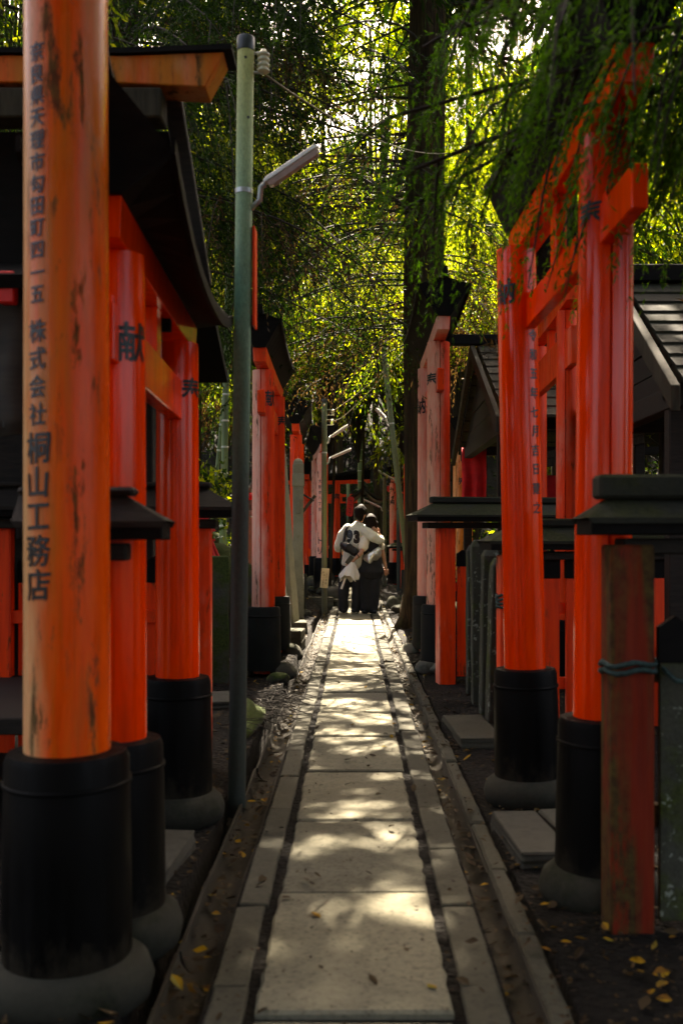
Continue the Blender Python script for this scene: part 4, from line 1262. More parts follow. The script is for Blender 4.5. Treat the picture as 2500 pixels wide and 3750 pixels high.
def blob(name, chains, mat, parent, voxel=.012, smooth=4, wrinkle=0, seed=0, extra=None, target=None):
    """one continuous surface grown over the chains"""
    mb = MB()
    for pts, rad in chains:
        chain_tube(mb, pts, rad)
    o = mb.build(name, mat)
    md = o.modifiers.new('r', 'REMESH'); md.mode = 'VOXEL'; md.voxel_size = voxel
    md = o.modifiers.new('s', 'SMOOTH'); md.iterations = smooth; md.factor = .5
    bpy.context.view_layer.update()
    dg = bpy.context.evaluated_depsgraph_get()
    me = bpy.data.meshes.new_from_object(o.evaluated_get(dg))
    old = o.data; o.modifiers.clear(); o.data = me; bpy.data.meshes.remove(old); me.name = name
    if wrinkle:
        rr = random.Random(seed)
        W = [(Vector((rr.uniform(-1, 1), rr.uniform(-1, 1), rr.uniform(-.6, 1.2))).normalized() * rr.uniform(14, 42), rr.uniform(0, 6)) for _ in range(9)]
        nr = [v.normal.copy() for v in me.vertices]
        for v, nn in zip(me.vertices, nr):
            v.co += nn * wrinkle * sum(math.sin(v.co.dot(a) + p + 1.5 * math.sin(v.co.z * 9 + p)) for a, p in W) / 3
    if extra:
        eb = MB()
        for pts, rad in extra:
            chain_tube(eb, pts, rad, 8)
        bm = bmesh.new(); bm.from_mesh(me)
        vs = [bm.verts.new(p) for p in eb.v]
        for f in eb.f:
            try:
                bm.faces.new([vs[i] for i in f])
            except ValueError:
                pass
        bm.to_mesh(me); bm.free()
    if not me.materials:
        me.materials.append(MAT[mat])
    me.polygons.foreach_set('use_smooth', [True] * len(me.polygons))
    o.parent = parent
    return o

def hand(palm, d, out, s=1.0):
    """five separate curled fingers: palm centre, pointing direction d, thumb side out"""
    palm = Vector(palm); d = Vector(d).normalized(); out = Vector(out); out = (out - d * out.dot(d)).normalized()
    nrm = d.cross(out).normalized()
    ch = []
    for i, ln in enumerate((.070, .080, .075, .058)):
        b = palm + d * .045 * s + out * (.028 - .019 * i) * s
        ch.append(([b - d * .02, b + d * ln * .4 * s, b + d * ln * .8 * s + nrm * .012 * s, b + d * ln * .95 * s + nrm * .030 * s], [.0095 * s, .009 * s, .008 * s, .007 * s]))
    b = palm + out * .030 * s - d * .01
    ch.append(([b, b + (out * .6 + d * .7) * .035 * s, b + (out * .6 + d * 1.3) * .045 * s + nrm * .012], [.012 * s, .010 * s, .008 * s]))
    return ch

GX, GY = 0.0, 16.4
# ---- the one in the numbered jersey
guy = tag(empty('person', (GX, GY, 0)), 'person in a sand jersey numbered 93 with a black sling bag, arm round the companion', 'person', 'people on the path')
guy.scale = (1, 1, 1)
head_c = Vector((.115, .02, 1.635))
body = blob('body', [
    ([(.03, 0, .92), (.04, 0, 1.10), (.045, .01, 1.28), (.05, .01, 1.40), (.075, .015, 1.48)], [(.15, .10), (.14, .10), (.17, .11), (.17, .10), (.06, .06)]),
    ([(.075, .01, 1.46), (.10, .015, 1.55)], [.055, .052]),
    ([(.105, .01, 1.585), (.115, .02, 1.64), (.118, .02, 1.69)], [(.066, .085), (.075, .095), (.068, .085)]),
    ([(.045, .015, 1.625), (.040, .02, 1.655)], [.014, .012]), ([(.19, .015, 1.615), (.195, .02, 1.645)], [.014, .012]),
    ([(.115, .11, 1.615), (.115, .125, 1.60)], [.014, .016]),
    ([(-.13, 0, 1.38), (-.20, .03, 1.20), (-.21, .06, 1.05), (-.17, .20, .97)], [.055, .048, .04, .032]),
    ([(.18, -.02, 1.38), (.32, -.17, 1.27), (.435, -.16, 1.18)], [.055, .048, .042]),
    ([(.435, -.16, 1.18), (.43, -.15, 1.24), (.41, -.14, 1.295)], [.040, .034, .030]),
    ([(.40, -.14, 1.31), (.385, -.14, 1.33)], [.032, .026]),
    ([(-.05, 0, .90), (-.145, .0, .50), (-.172, .01, .08)], [.08, .06, .045]),
    ([(.08, 0, .90), (.05, .0, .50), (.038, .01, .08)], [.08, .06, .045]),
], 'skin', guy, .014, 3, extra=hand((.385, -.145, 1.325), (-.55, -.25, .5), (0, -.3, 1)) + hand((-.16, .22, .97), (.3, 1, -.1), (0, 0, 1)))
hair = blob('hair', [([(.085, -.02, 1.60), (.11, -.015, 1.68), (.115, .02, 1.72)], [(.072, .07), (.092, .10), (.080, .09)]),
                     ([(.04, -.02, 1.66), (.05, .0, 1.72)], [.035, .04]), ([(.18, -.01, 1.65), (.17, .0, 1.71)], [.035, .045]),
                     ([(.06, -.03, 1.735), (.10, -.01, 1.75), (.15, .0, 1.745)], [.028, .034, .03]), ([(.02, -.01, 1.70), (.035, 0, 1.715)], [.018, .02]),
                     ([(.11, -.05, 1.55), (.11, -.045, 1.60)], [.04, .055])], 'hair_dark', guy, .010, 2, .006, 3)
jersey = blob('jersey', [
    ([(.0, 0, .80), (.01, 0, .95), (.02, .0, 1.12), (.03, .0, 1.28), (.04, .0, 1.38), (.06, .0, 1.455)], [(.215, .15), (.20, .145), (.19, .14), (.195, .13), (.18, .115), (.085, .075)]),
    ([(-.10, 0, 1.40), (-.17, .0, 1.30), (-.225, .03, 1.15), (-.25, .05, 1.08)], [.08, .095, .092, .088]),
    ([(.13, -.01, 1.39), (.23, -.11, 1.325), (.33, -.17, 1.255), (.43, -.165, 1.195)], [.085, .095, .09, .075]),
    ([(.43, -.165, 1.19), (.435, -.15, 1.245)], [.07, .058])], 'jersey', guy, .013, 4, .0045, 8)
m = MB(); m.lathe([(.068, 0), (.074, .012), (.070, .028), (.062, .03)], (.075, .005, 1.455), 20); m.build('collar', 'jersey_white', jersey, smooth=True)
def on_back(ob, pts):
    """drop points onto the back of a surface"""
    bpy.context.view_layer.update()
    from mathutils.bvhtree import BVHTree
    me = ob.data
    bv = BVHTree.FromPolygons([v.co for v in me.vertices], [tuple(p.vertices) for p in me.polygons])
    out = []
    for x, z in pts:
        h = bv.ray_cast(Vector((x, -2, z)), Vector((0, 1, 0)))[0]
        out.append((x, (h.y if h else -.14), z))
    return out
def number_on_back(txt, parent, u0, z0, hgt, mat, off, bold, name, wide=.92):
    mb = MB()
    for i, ch in enumerate(txt):
        vs, fs = glyph(ch, bold)
        P = on_back(parent, [(u0 + i * .118 + a * hgt * 1.35 * wide, z0 - .05 * (a + i * .5) * 0 - .07 * (i * .125 + a * hgt) + b * hgt * 1.35) for a, b in vs])
        mb.add([(x, yy - off, z) for x, yy, z in P], fs)
    return mb.build(name, mat, parent)
number_on_back('93', jersey, -.075, 1.265, .19, 'jersey_white', .004, .125, 'number_outline', .78)
number_on_back('93', jersey, -.075, 1.265, .19, 'ink', .007, .085, 'number', .78)
trousers = blob('trousers', [
    ([(.01, 0, .76), (.01, 0, .90)], [(.17, .125), (.17, .12)]),
    ([(-.07, 0, .82), (-.15, .0, .55), (-.178, .0, .25), (-.172, .0, .07)], [.11, .10, .09, .084]),
    ([(.08, 0, .82), (.05, .0, .55), (.042, .01, .25), (.036, .01, .06)], [.11, .095, .088, .08])], 'black_cloth', guy, .014, 3, .004, 5)
for sx, yy in ((-.165, -.02), (.0, .01)):
    m = MB(); chain_tube(m, [(sx, yy - .04, .045), (sx + .005, yy + .10, .05), (sx + .01, yy + .18, .04)], [(.05, .045), (.052, .045), (.04, .03)]); s_ = m.build('shoe', 'black_cloth', guy, smooth=True)
    m = MB(); chain_tube(m, [(sx, yy - .05, .018), (sx + .005, yy + .10, .018), (sx + .01, yy + .20, .018)], [(.055, .018), (.056, .018), (.045, .018)]); m.build('sole', 'shoe', s_, smooth=True)
# sling bag
bag = blob('sling_bag', [([(-.20, -.15, 1.13), (-.11, -.19, 1.08), (.0, -.195, 1.02), (.075, -.17, .97)], [(.045, .085), (.075, .125), (.075, .115), (.045, .07)])], 'black_nylon', None, .012, 3, .005, 9)
bag.location = guy.location
tag(bag, 'black sling bag on the back of the jersey', 'bag')
m = MB(); pts = [(-.17, -.16, 1.17)] + [(x, y - .012, z) for x, y, z in on_back(jersey, [(-.155, 1.25), (-.145, 1.32), (-.13, 1.38), (-.115, 1.415)])] + [(-.10, .02, 1.46)]
m.tube(pts, [.022] * len(pts), 8); m.build('strap', 'black_nylon', bag, smooth=True)
m = MB(); m.tube([(-.21, -.15, 1.12), (-.22, -.13, 1.0), (-.225, -.14, .87)], .010, 6); m.build('strap_tail', 'black_nylon', bag, smooth=True)

# ---- the companion in black
gal = tag(empty('person', (GX, GY - .02, 0)), 'dark haired person in black over a cream tee, hugging the jersey wearer from the right', 'person', 'people on the path')
wb = blob('body', [
    ([(.27, 0, .92), (.27, 0, 1.08), (.27, .01, 1.20), (.28, .01, 1.29), (.275, .02, 1.36)], [(.14, .10), (.12, .09), (.14, .10), (.14, .08), (.05, .05)]),
    ([(.275, .02, 1.34), (.275, .02, 1.43)], [.045, .045]),
    ([(.275, .03, 1.455), (.275, .035, 1.51), (.27, .035, 1.56)], [(.06, .08), (.07, .09), (.06, .078)]),
    ([(.275, .125, 1.49), (.275, .135, 1.475)], [.012, .014]),
    ([(.16, -.04, 1.26), (.15, -.17, 1.12), (.115, -.255, 1.0)], [.046, .042, .036]),
    ([(.115, -.255, 1.0), (.045, -.285, .93), (.0, -.295, .885)], [.036, .031, .024]),
    ([(-.01, -.30, .875), (-.03, -.30, .855)], [.030, .026]),
    ([(.38, .0, 1.26), (.45, -.01, 1.08), (.48, -.02, .95), (.50, -.02, .85), (.515, -.02, .79)], [.046, .042, .036, .028, .024]),
    ([(.515, -.02, .775), (.52, -.02, .745)], [.028, .024]),
    ([(.22, 0, .9), (.22, .0, .5), (.21, .02, .08)], [.08, .06, .045]), ([(.33, 0, .9), (.31, .0, .5), (.30, .02, .08)], [.08, .06, .045])],
    'skin', gal, .013, 3, extra=hand((-.03, -.30, .86), (-.6, -.05, -.5), (-.6, 0, .6)) + hand((.52, -.02, .745), (.12, 0, -1), (-1, .2, 0)))
blob('hair', [([(.275, .0, 1.50), (.275, .01, 1.55), (.27, .03, 1.575)], [(.095, .10), (.095, .105), (.075, .085)]),
              ([(.275, -.03, 1.52), (.285, -.06, 1.36), (.29, -.08, 1.22)], [(.098, .075), (.105, .06), (.095, .035)]),
              ([(.36, .0, 1.48), (.375, -.01, 1.30)], [.04, .03])], 'hair_dark', gal, .011, 3, .003, 4)
tee = blob('tee_shirt', [([(.27, 0, 1.05), (.27, .0, 1.20), (.275, .0, 1.29), (.275, .01, 1.34)], [(.15, .105), (.155, .11), (.145, .095), (.07, .07)]),
                   ([(.19, -.02, 1.27), (.165, -.12, 1.17), (.15, -.18, 1.09)], [.07, .078, .082]), ([(.36, .0, 1.27), (.425, -.01, 1.16), (.45, -.01, 1.08)], [.062, .062, .06])], 'tee', gal, .012, 3, .004, 12)
vest = blob('vest', [([(.275, 0, .98), (.275, -.004, 1.15), (.28, -.005, 1.27), (.28, -.0, 1.33)], [(.17, .125), (.165, .122), (.145, .108), (.085, .08)])], 'black_cloth', gal, .013, 3, .003, 2)
skirt = blob('long_top', [([(.27, 0, .68), (.27, 0, .82), (.27, 0, 1.02)], [(.24, .17), (.205, .15), (.16, .115)])], 'black_cloth', gal, .015, 3, .005, 6)
blob('trousers', [([(.19, 0, .80), (.175, .0, .45), (.185, .01, .08)], [.11, .105, .095]), ([(.34, 0, .80), (.325, .0, .45), (.315, .01, .07)], [.105, .10, .092])], 'black_cloth', gal, .015, 3, .004, 15)
for sx in (.165, .33):
    m = MB(); chain_tube(m, [(sx, -.05, .035), (sx, .08, .04), (sx, .16, .03)], [(.042, .035), (.045, .038), (.036, .028)]); s_ = m.build('shoe', 'black_nylon', gal, smooth=True)
m = MB(); m.tube([(.075 + .012 * math.cos(a), -.27, .955 + .012 * math.sin(a)) for a in (0, 1)], .002, 4)
m = MB(); m.lathe([(.036, -.008), (.038, 0), (.036, .008)], (0, 0, 0), 16); wbnd = m.build('wristband', 'black_nylon', gal, smooth=True); wbnd.location = (.06, -.279, .945); wbnd.rotation_euler = (0, R(62), R(20))
sb = blob('shoulder_bag', [([(.185, -.15, .93), (.25, -.185, .935), (.33, -.19, .965), (.41, -.155, 1.01)], [(.045, .085), (.07, .125), (.075, .13), (.045, .10)])], 'silver', None, .010, 2, .014, 21)
sb.location = gal.location
tag(sb, 'shiny silver shoulder bag on the back of the companion', 'bag')
m = MB(); m.tube([(.42, -.13, 1.05), (.44, -.07, 1.12), (.42, -.05, 1.24), (.38, -.02, 1.345)], .011, 6); m.build('strap', 'black_nylon', sb, smooth=True)
ph = MB(); ph.box((0, 0, 0), (.075, .012, .15)); ph = ph.build('phone', 'ink', bevel=.004); ph.location = (GX - .075, GY - .335, .885); ph.rotation_euler = (R(10), R(35), R(10))
tag(ph, 'black phone held behind the back in the companion hand', 'phone')
m = MB(); rings = []
for q in range(13):
    t = q / 12; r_ = .022 + .135 * t ** .8; cx_ = -.03 - .055 * t; cz_ = .855 - .27 * t ** 1.1
    rings.append([(cx_ + r_ * math.cos(a) * (1 + .20 * t * math.sin(5 * a + 1) + .08 * math.sin(9 * a + 4 * t)), -.305 + .48 * r_ * math.sin(a) * (1 + .25 * t * math.sin(4 * a)),
                   cz_ + .05 * t * math.sin(3 * a + .6) + .02 * t * math.sin(8 * a)) for a in [2 * math.pi * k_ / 30 for k_ in range(30)]])
rings.append([(-.085 + (p[0] + .085) * .8, -.305 + (p[1] + .305) * .8, p[2] + .03) for p in rings[-1]])
m.loft(rings)
capo = m.build('sun_hat', 'cap_cloth', None, smooth=True)
capo.location = gal.location
tag(capo, 'crumpled white cloth hat dangling from the hand behind the back', 'hat')
m = MB(); m.box((-.165, -.315, .53), (.035, .006, .24), Matrix.Rotation(R(20), 3, 'Y')); m.build('ribbon', 'cap_cloth', capo, bevel=.002)

# ---- someone farther off
wm = tag(empty('person', (-.98, 31.0, .0)), 'blond person in pink top, dark jacket and jeans far behind on the left', 'person', 'people on the path')
bb = blob('body', [([(0, 0, .9), (0, 0, 1.1), (0, 0, 1.3), (0, 0, 1.38)], [(.14, .1), (.12, .09), (.15, .1), (.05, .05)]), ([(0, 0, 1.36), (0, 0, 1.46)], [.045, .045]), ([(0, -.01, 1.48), (0, -.01, 1.54), (0, 0, 1.58)], [(.06, .08), (.07, .09), (.06, .08)]),
                   ([(-.16, 0, 1.28), (-.21, -.02, 1.05), (-.14, -.12, .95), (-.06, -.15, .96)], [.05, .042, .035, .028]), ([(.16, 0, 1.28), (.21, -.02, 1.05), (.16, -.12, .93), (.08, -.15, .94)], [.05, .042, .035, .028]),
                   ([(-.07, 0, .9), (-.08, 0, .5), (-.08, 0, .08)], [.09, .065, .045]), ([(.07, 0, .9), (.08, 0, .5), (.08, 0, .08)], [.09, .065, .045])], 'skin', wm, .02, 2, extra=hand((-.05, -.15, .96), (.8, -.2, 0), (0, 0, 1)) + hand((.07, -.15, .94), (-.8, -.2, 0), (0, 0, 1)))
blob('hair', [([(0, .03, 1.45), (0, .02, 1.55), (0, .01, 1.60)], [(.10, .09), (.10, .10), (.075, .085)]), ([(0, .06, 1.45), (-.01, .07, 1.35)], [(.09, .05), (.06, .03)])], 'hair_blond', wm, .016, 2)
blob('top', [([(0, -.01, .98), (0, -.01, 1.15), (0, -.01, 1.3)], [(.15, .12), (.14, .11), (.15, .11)])], 'pink_top', wm, .018, 2)
blob('jacket', [([(-.17, 0, .98), (-.20, 0, 1.15), (-.15, 0, 1.33)], [.08, .09, .08]), ([(.17, 0, .98), (.20, 0, 1.15), (.15, 0, 1.33)], [.08, .09, .08]), ([(-.12, .07, 1.05), (.12, .07, 1.05)], [.09, .09]), ([(-.1, .06, 1.25), (.1, .06, 1.25)], [.09, .09])], 'black_cloth', wm, .018, 2)
blob('jeans', [([(0, 0, .86), (0, 0, .98)], [(.16, .12), (.145, .11)]), ([(-.08, 0, .88), (-.09, 0, .5), (-.09, 0, .05)], [.10, .09, .09]), ([(.08, 0, .88), (.09, 0, .5), (.09, 0, .05)], [.10, .09, .09])], 'denim', wm, .018, 2)
MAT['yellow_bag'] = simple('bag_yellow', (.45, .40, .10), .6, .2, 20, .2)
m = MB(); m.box((GX - .97, 30.84, 1.02), (.13, .06, .10)); tag(m.build('hand_bag', 'yellow_bag', bevel=.015), 'small yellowish bag held by the far blond person', 'bag')

# ------------------------------------------------------------------ vegetation
rng = np.random.default_rng(42)
SD = np.array(SUN_DIR)
# openings in the canopy through which the sun reaches the ground: (x, y, half width x, half length y)
GAPS = [(-.15, 14.15, 1.0, 1.45), (-.35, 11.9, .55, .75), (.25, 11.6, .30, .35), (-.1, 10.35, .45, .30), (.3, 9.2, .25, .22), (-.28, 8.25, .24, .20), (-.05, 7.28, .34, .17), (.25, 6.75, .16, .10), (-.10, 6.1, .22, .10), (.16, 5.72, .19, .10),
        (.05, 4.55, .16, .07), (-.14, 4.0, .10, .10), (.20, 3.95, .12, .08), (.10, 3.30, .17, .13), (-.16, 3.10, .12, .08), (.20, 3.12, .07, .04), (-.05, 2.62, .05, .10), (.05, 2.52, .10, .04), (.72, 3.72, .06, .10), (.63, 2.45, .06, .12), (.42, 6.9, .08, .5), (-.55, 7.3, .14, .5),
        (.42, 13.2, .3, 2.2), (-.9, 9.6, .3, .25), (.1, 17.3, .8, .5), (.3, 19.6, .5, .6), (-.6, 24, 1.2, 1.6), (.95, 4.6, .05, .2), (2.9, 3.95, .9, .45), (2.2, 9.2, .5, .4)]
_g = random.Random(77)
GAPS = [(x, y_, a * (2.1 if y_ < 12 else 1.3), b * (2.1 if y_ < 12 else 1.3)) for x, y_, a, b in GAPS] + [(_g.uniform(-.42, .45), 2.0 + 10.5 * _g.random(), _g.uniform(.05, .16), _g.uniform(.04, .12)) for _ in range(240)]
def sun_keep(C, jit=.22, kp=.035):
    """True for blades that do not stand in one of the openings"""
    gx = C[:, 0] - SD[0] / SD[2] * C[:, 2]
    gy = C[:, 1] - SD[1] / SD[2] * C[:, 2]
    keep = np.ones(len(C), bool)
    wob = .25 * np.sin(gx * 23 + gy * 7) + .25 * np.sin(gy * 19 - gx * 11) + rng.normal(0, jit, len(C))
    wob += .22 * np.sin(gx * 61 + gy * 17) + .2 * np.sin(gy * 53 - gx * 37)
    for x, y, a, b in GAPS:
        d = ((gx - x) / a) ** 2 + ((gy - y) / b) ** 2
        keep &= ~(d < (1 + wob))
    return keep | (rng.random(len(C)) < kp)

def norm(a):
    return a / np.maximum(np.linalg.norm(a, axis=-1, keepdims=True), 1e-6)

def blades(O, D, L, nb, bl, bw, droop, spread, cut=True, kp=.035):
    """twigs (origin O, direction D, length L) -> leaf blades (n,4,3)"""
    N = len(O)
    t = rng.random((N, nb)) ** .8
    L = np.broadcast_to(np.asarray(L, float).reshape(-1, 1), (N, 1))
    dr = np.broadcast_to(np.asarray(droop, float).reshape(-1, 1), (N, 1))
    P = O[:, None] + D[:, None] * (L * t)[..., None]
    P[..., 2] -= dr * L * t * t
    T = np.repeat(D[:, None], nb, 1).copy()
    T[..., 2] -= 2 * dr * t
    B = norm(norm(T) + rng.normal(0, spread, P.shape))
    W = norm(np.cross(B, rng.normal(0, 1, P.shape)))
    ln = bl * rng.uniform(.6, 1.3, (N, nb, 1)); w = bw * rng.uniform(.6, 1.3, (N, nb, 1)) * .5
    Q = np.stack([P, P + B * ln * .45 + W * w, P + B * ln, P + B * ln * .45 - W * w], 2).reshape(-1, 4, 3)
    if cut:
        Q = Q[sun_keep(Q.mean(1), kp=kp)]
    return Q

def trunk_mesh(x, y, H, r, lean=(0, 0), seed=0, n=22, flare=.28, taper=.72):
    rr = random.Random(seed); m = MB(); rings = []
    ph = [rr.uniform(0, 6) for _ in range(5)]
    for i in range(26):
        t = i / 25; z = H * t ** 1.3 - .15
        R_ = r * (1 - taper * t) * (1 + flare * math.exp(-z * 3.2))
        cx = lean[0] * z + .03 * math.sin(z * .7 + ph[0]); cy = lean[1] * z + .03 * math.sin(z * .6 + ph[1])
        rings.append([(cx + R_ * (1 + .05 * math.sin(5 * a + ph[2] + z * .2) + .04 * math.sin(9 * a + ph[3]) + .12 * math.exp(-z * 3) * math.sin(4 * a + ph[4])) * math.cos(a),
                       cy + R_ * (1 + .05 * math.sin(5 * a + ph[2] + z * .2) + .04 * math.sin(9 * a + ph[3]) + .12 * math.exp(-z * 3) * math.sin(4 * a + ph[4])) * math.sin(a), z)
                      for a in [2 * math.pi * j / n for j in range(n)]])
    m.loft(rings)
    return m

def cedar(label, x, y, H, r, crown, lean=(0, 0), seed=0, z0=None, mats=('cedar', 'cedar_lit', 'dead'), mixp=(.8, .1, .1), taper=.72, name='cedar_tree', group='cedar trees'):
    """crown: list of layers dict(z0,z1,n,len,tw,nb,bl,bw,tl,droop,az=(a0,a1))"""
    z0 = gz(x, y) if z0 is None else z0
    root = tag(empty(name, (x, y, z0)), label, 'tree', group)
    trunk_mesh(x, y, H, r, lean, seed, taper=taper).build('trunk', 'bark', root, smooth=True)
    rr = random.Random(seed + 1)
    lim = MB(); QS = []; MI = []
    base = np.array([x, y, z0])
    for c in crown:
        for k in range(c['n']):
            az = R(rr.uniform(*c.get('az', (0, 360)))); h = rr.uniform(c['z0'], c['z1'])
            Ln = c['len'] * rr.uniform(.6, 1.15) * (1 - .35 * max(0, (h - 6)) / max(6, H - 6))
            up = c.get('up', .15) * rr.uniform(.2, 1.4); sag = c.get('sag', .42) * rr.uniform(.6, 1.3)
            p0 = np.array([lean[0] * h, lean[1] * h, h]); d = np.array([math.cos(az), math.sin(az), 0])
            side = np.array([-d[1], d[0], 0]); wig = rr.uniform(-.25, .25)
            ts = np.linspace(0, 1, 9)
            pts = p0 + d * (Ln * ts)[:, None] + side * (wig * Ln * ts ** 2)[:, None]
            pts[:, 2] += up * Ln * ts - sag * Ln * ts ** 2 + .10 * np.sin(ts * 6 + k) * Ln * .15
            rb = c.get('rb', .028) * (Ln / 3) ** .5
            lim.tube([tuple(p) for p in pts], [rb * (1 - .85 * t) + .003 for t in ts], 5)
            nt = c['tw']
            tt = rng.uniform(c.get('t0', .22), 1.0, nt)
            idx = np.clip((tt * 8).astype(int), 0, 7); fr = tt * 8 - idx
            O = pts[idx] + (pts[idx + 1] - pts[idx]) * fr[:, None]
            sd = rng.choice([-1, 1], nt)[:, None]
            D = norm(d * rng.uniform(.1, .9, (nt, 1)) + side * sd * rng.uniform(.2, 1, (nt, 1)) + np.array([0, 0, 1]) * rng.uniform(-.9, .15, (nt, 1)))
            TL = c['tl'] * rng.uniform(.5, 1.3, nt) * (1 - .35 * tt)
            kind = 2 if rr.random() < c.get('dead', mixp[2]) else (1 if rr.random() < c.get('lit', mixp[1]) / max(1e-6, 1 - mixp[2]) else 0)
            Q = blades(O + base, D, TL, c['nb'], c['bl'], c['bw'], c['droop'], c.get('spread', .35), cut=c.get('cut', True), kp=c.get('kp', .035)) - base
            QS.append(Q); MI.append(np.full(len(Q), kind))
            # wispy twigs
            for q in range(0, min(nt, c.get('wood', 7))):
                a = O[q]; dd = D[q]; l = TL[q]
                pp = [a + dd * l * s_ - np.array([0, 0, c['droop'] * l * s_ * s_]) for s_ in (0, .35, .7, 1)]
                lim.tube([tuple(p) for p in pp], [.007, .005, .004, .002], 4, cap=False)
    lim.build('limbs', 'twig', root, smooth=True)
    Q = np.concatenate(QS); MI = np.concatenate(MI)
    np_mesh('crown', Q, mats, root, MI)
    return root

def leafy(label, x, y, H, r, cr, cz, n, bl, seed=0, mats=('broad',), z0=None, name='broadleaf_tree', group='broadleaf trees behind', bw=.55, cut=True, cat='tree', squash=1.0, stem=True, shape='trunk', clumps=40):
    """broadleaf crown: leaves gathered in clumps round branch ends"""
    z0 = gz(x, y) if z0 is None else z0
    root = tag(empty(name, (x, y, z0)), label, cat, group)
    rr = random.Random(seed)
    if stem:
        trunk_mesh(x, y, H, r, (rr.uniform(-.03, .03), rr.uniform(-.02, .02)), seed, 12, .3).build(shape, 'bark', root, smooth=True)
    lim = MB(); O = []
    for k in range(clumps):
        v = np.array([rr.gauss(0, 1), rr.gauss(0, 1), rr.gauss(0, 1)]); v /= np.linalg.norm(v); rad = rr.uniform(.35, 1) ** .6
        c = np.array([0, 0, cz]) + v * np.array([cr, cr, cr * squash]) * rad
        lim.tube([(0, 0, max(.05, c[2] * .55 if cz > 2 else .02)), tuple(c * np.array([.5, .5, .85])), tuple(c)], [.03 * cr / 2, .018 * cr / 2, .005], 4, cap=False)
        m_ = n // clumps
        O.append(c + rng.normal(0, 1, (m_, 3)) * cr * np.array([.17, .17, .10]))
    lim.build('branches', 'twig', root, smooth=True)
    O = np.concatenate(O); base = np.array([x, y, z0])
    D = norm(rng.normal(0, 1, O.shape) + np.array([0, 0, -.35]))
    Q = blades(O + base, D, .02, 1, bl, bl * bw, 0, .1, cut) - base
    np_mesh('crown' if cat == 'tree' else 'foliage', Q, mats, root, rng.integers(0, len(mats), len(Q)))
    return root

LOW = dict(tw=80, nb=26, bl=.055, bw=.014, tl=.75, droop=1.05, spread=.42, wood=5, kp=.16, rb=.015)
FAR = dict(tw=80, nb=11, bl=.14, bw=.034, tl=.8, droop=.9, spread=.32, wood=6)
MID = dict(tw=75, nb=10, bl=.17, bw=.028, tl=.7, droop=.6, spread=.35, wood=4)
TOP = dict(tw=80, nb=7, bl=.34, bw=.085, tl=.9, droop=.4, spread=.5, wood=0)
cedar('thick dark cedar trunk right of the path with drooping branches', 1.0, 13.9, 19, .33, [
    dict(LOW, z0=3.9, z1=6.4, n=34, len=3.3, az=(105, 245), sag=.55, dead=.34, lit=.12, up=.2),
    dict(LOW, z0=5.6, z1=9.2, n=30, len=3.9, sag=.5, dead=.2, lit=.10, az=(95, 250)),
    dict(LOW, z0=6.5, z1=9.2, n=3, len=2.6, sag=.45, dead=.16, lit=.2, az=(-70, 95)),
    dict(LOW, z0=4.2, z1=6.5, n=7, len=2.0, az=(-60, 80), sag=.6, dead=.45),
    dict(MID, z0=8.5, z1=11.5, n=30, len=4.3, sag=.3),
    dict(TOP, z0=10.5, z1=17.5, n=95, len=4.8, sag=.2)], seed=4, lean=(.0, 0), taper=.42)
cedar('cedar behind the near left roofs with dark hanging branches', -2.3, 9.6, 17, .30, [
    dict(LOW, z0=3.6, z1=6.4, n=30, len=3.0, az=(-110, 100), sag=.5, dead=.22, lit=.06),
    dict(LOW, z0=5.0, z1=8.0, n=20, len=3.2, sag=.4, dead=.18, az=(-90, 110)),
    dict(MID, z0=7.5, z1=10.5, n=18, len=3.9, sag=.3, az=(-70, 80)), dict(TOP, z0=9.5, z1=16, n=40, len=4.2, az=(-60, 80))], seed=9)
cedar('near cedar off the right side, its branch hanging before the bright red gate', 2.75, 2.9, 14, .26, [
    dict(tw=60, nb=62, bl=.030, bw=.006, tl=.44, droop=1.05, spread=.42, wood=10, z0=2.62, z1=3.0, n=12, len=2.35, az=(158, 196), sag=.14, up=.05, t0=.46, dead=.0, lit=.0, rb=.022, cut=False),
    dict(tw=60, nb=62, bl=.030, bw=.006, tl=.44, droop=1.05, spread=.42, wood=10, z0=2.9, z1=3.5, n=9, len=2.4, az=(150, 185), sag=.20, up=.03, t0=.4, dead=0, lit=0, rb=.02, cut=False),
    dict(MID, z0=5, z1=8, n=16, len=3.4), dict(TOP, z0=7.5, z1=13, n=46, len=4.2)], seed=15, mixp=(1, 0, 0), mats=('cedar_near', 'cedar_lit', 'dead'))
cedar('cedar trunk behind the near right gate roof', 3.45, 16.2, 18, .30, [
    dict(FAR, z0=5, z1=9, n=9, len=2.2, sag=.6, lit=.5, dead=.3), dict(MID, z0=9.5, z1=12, n=12, len=3.0), dict(TOP, z0=11, z1=17, n=36, len=3.8)], seed=21)
cedar('cedar far up on the left of the path', -3.4, 20.5, 19, .32, [
    dict(FAR, z0=4, z1=9.5, n=36, len=3.6, sag=.5, lit=.25, dead=.3), dict(MID, z0=8, z1=13, n=24, len=3.6, lit=.2), dict(TOP, z0=12, z1=18, n=34, len=4)], seed=27)
cedar('slender cedar above the far gates left of the path', -1.35, 24.5, 17, .20, [
    dict(FAR, z0=4.5, z1=10, n=34, len=3.0, sag=.5, lit=.85, dead=.15)], seed=33)
cedar('near cedar at the far left edge', -3.6, 6.2, 9, .22, [
    dict(LOW, z0=4.2, z1=6.5, n=12, len=2.4, az=(-60, 70), sag=.3, dead=.1, lit=.4)], seed=39)
cedar('slender cedar behind the tall right gate with yellow-green sprays', 2.6, 22.5, 16, .2, [
    dict(FAR, z0=3.5, z1=9, n=38, len=2.8, sag=.5, lit=.85, dead=.12)], seed=45)
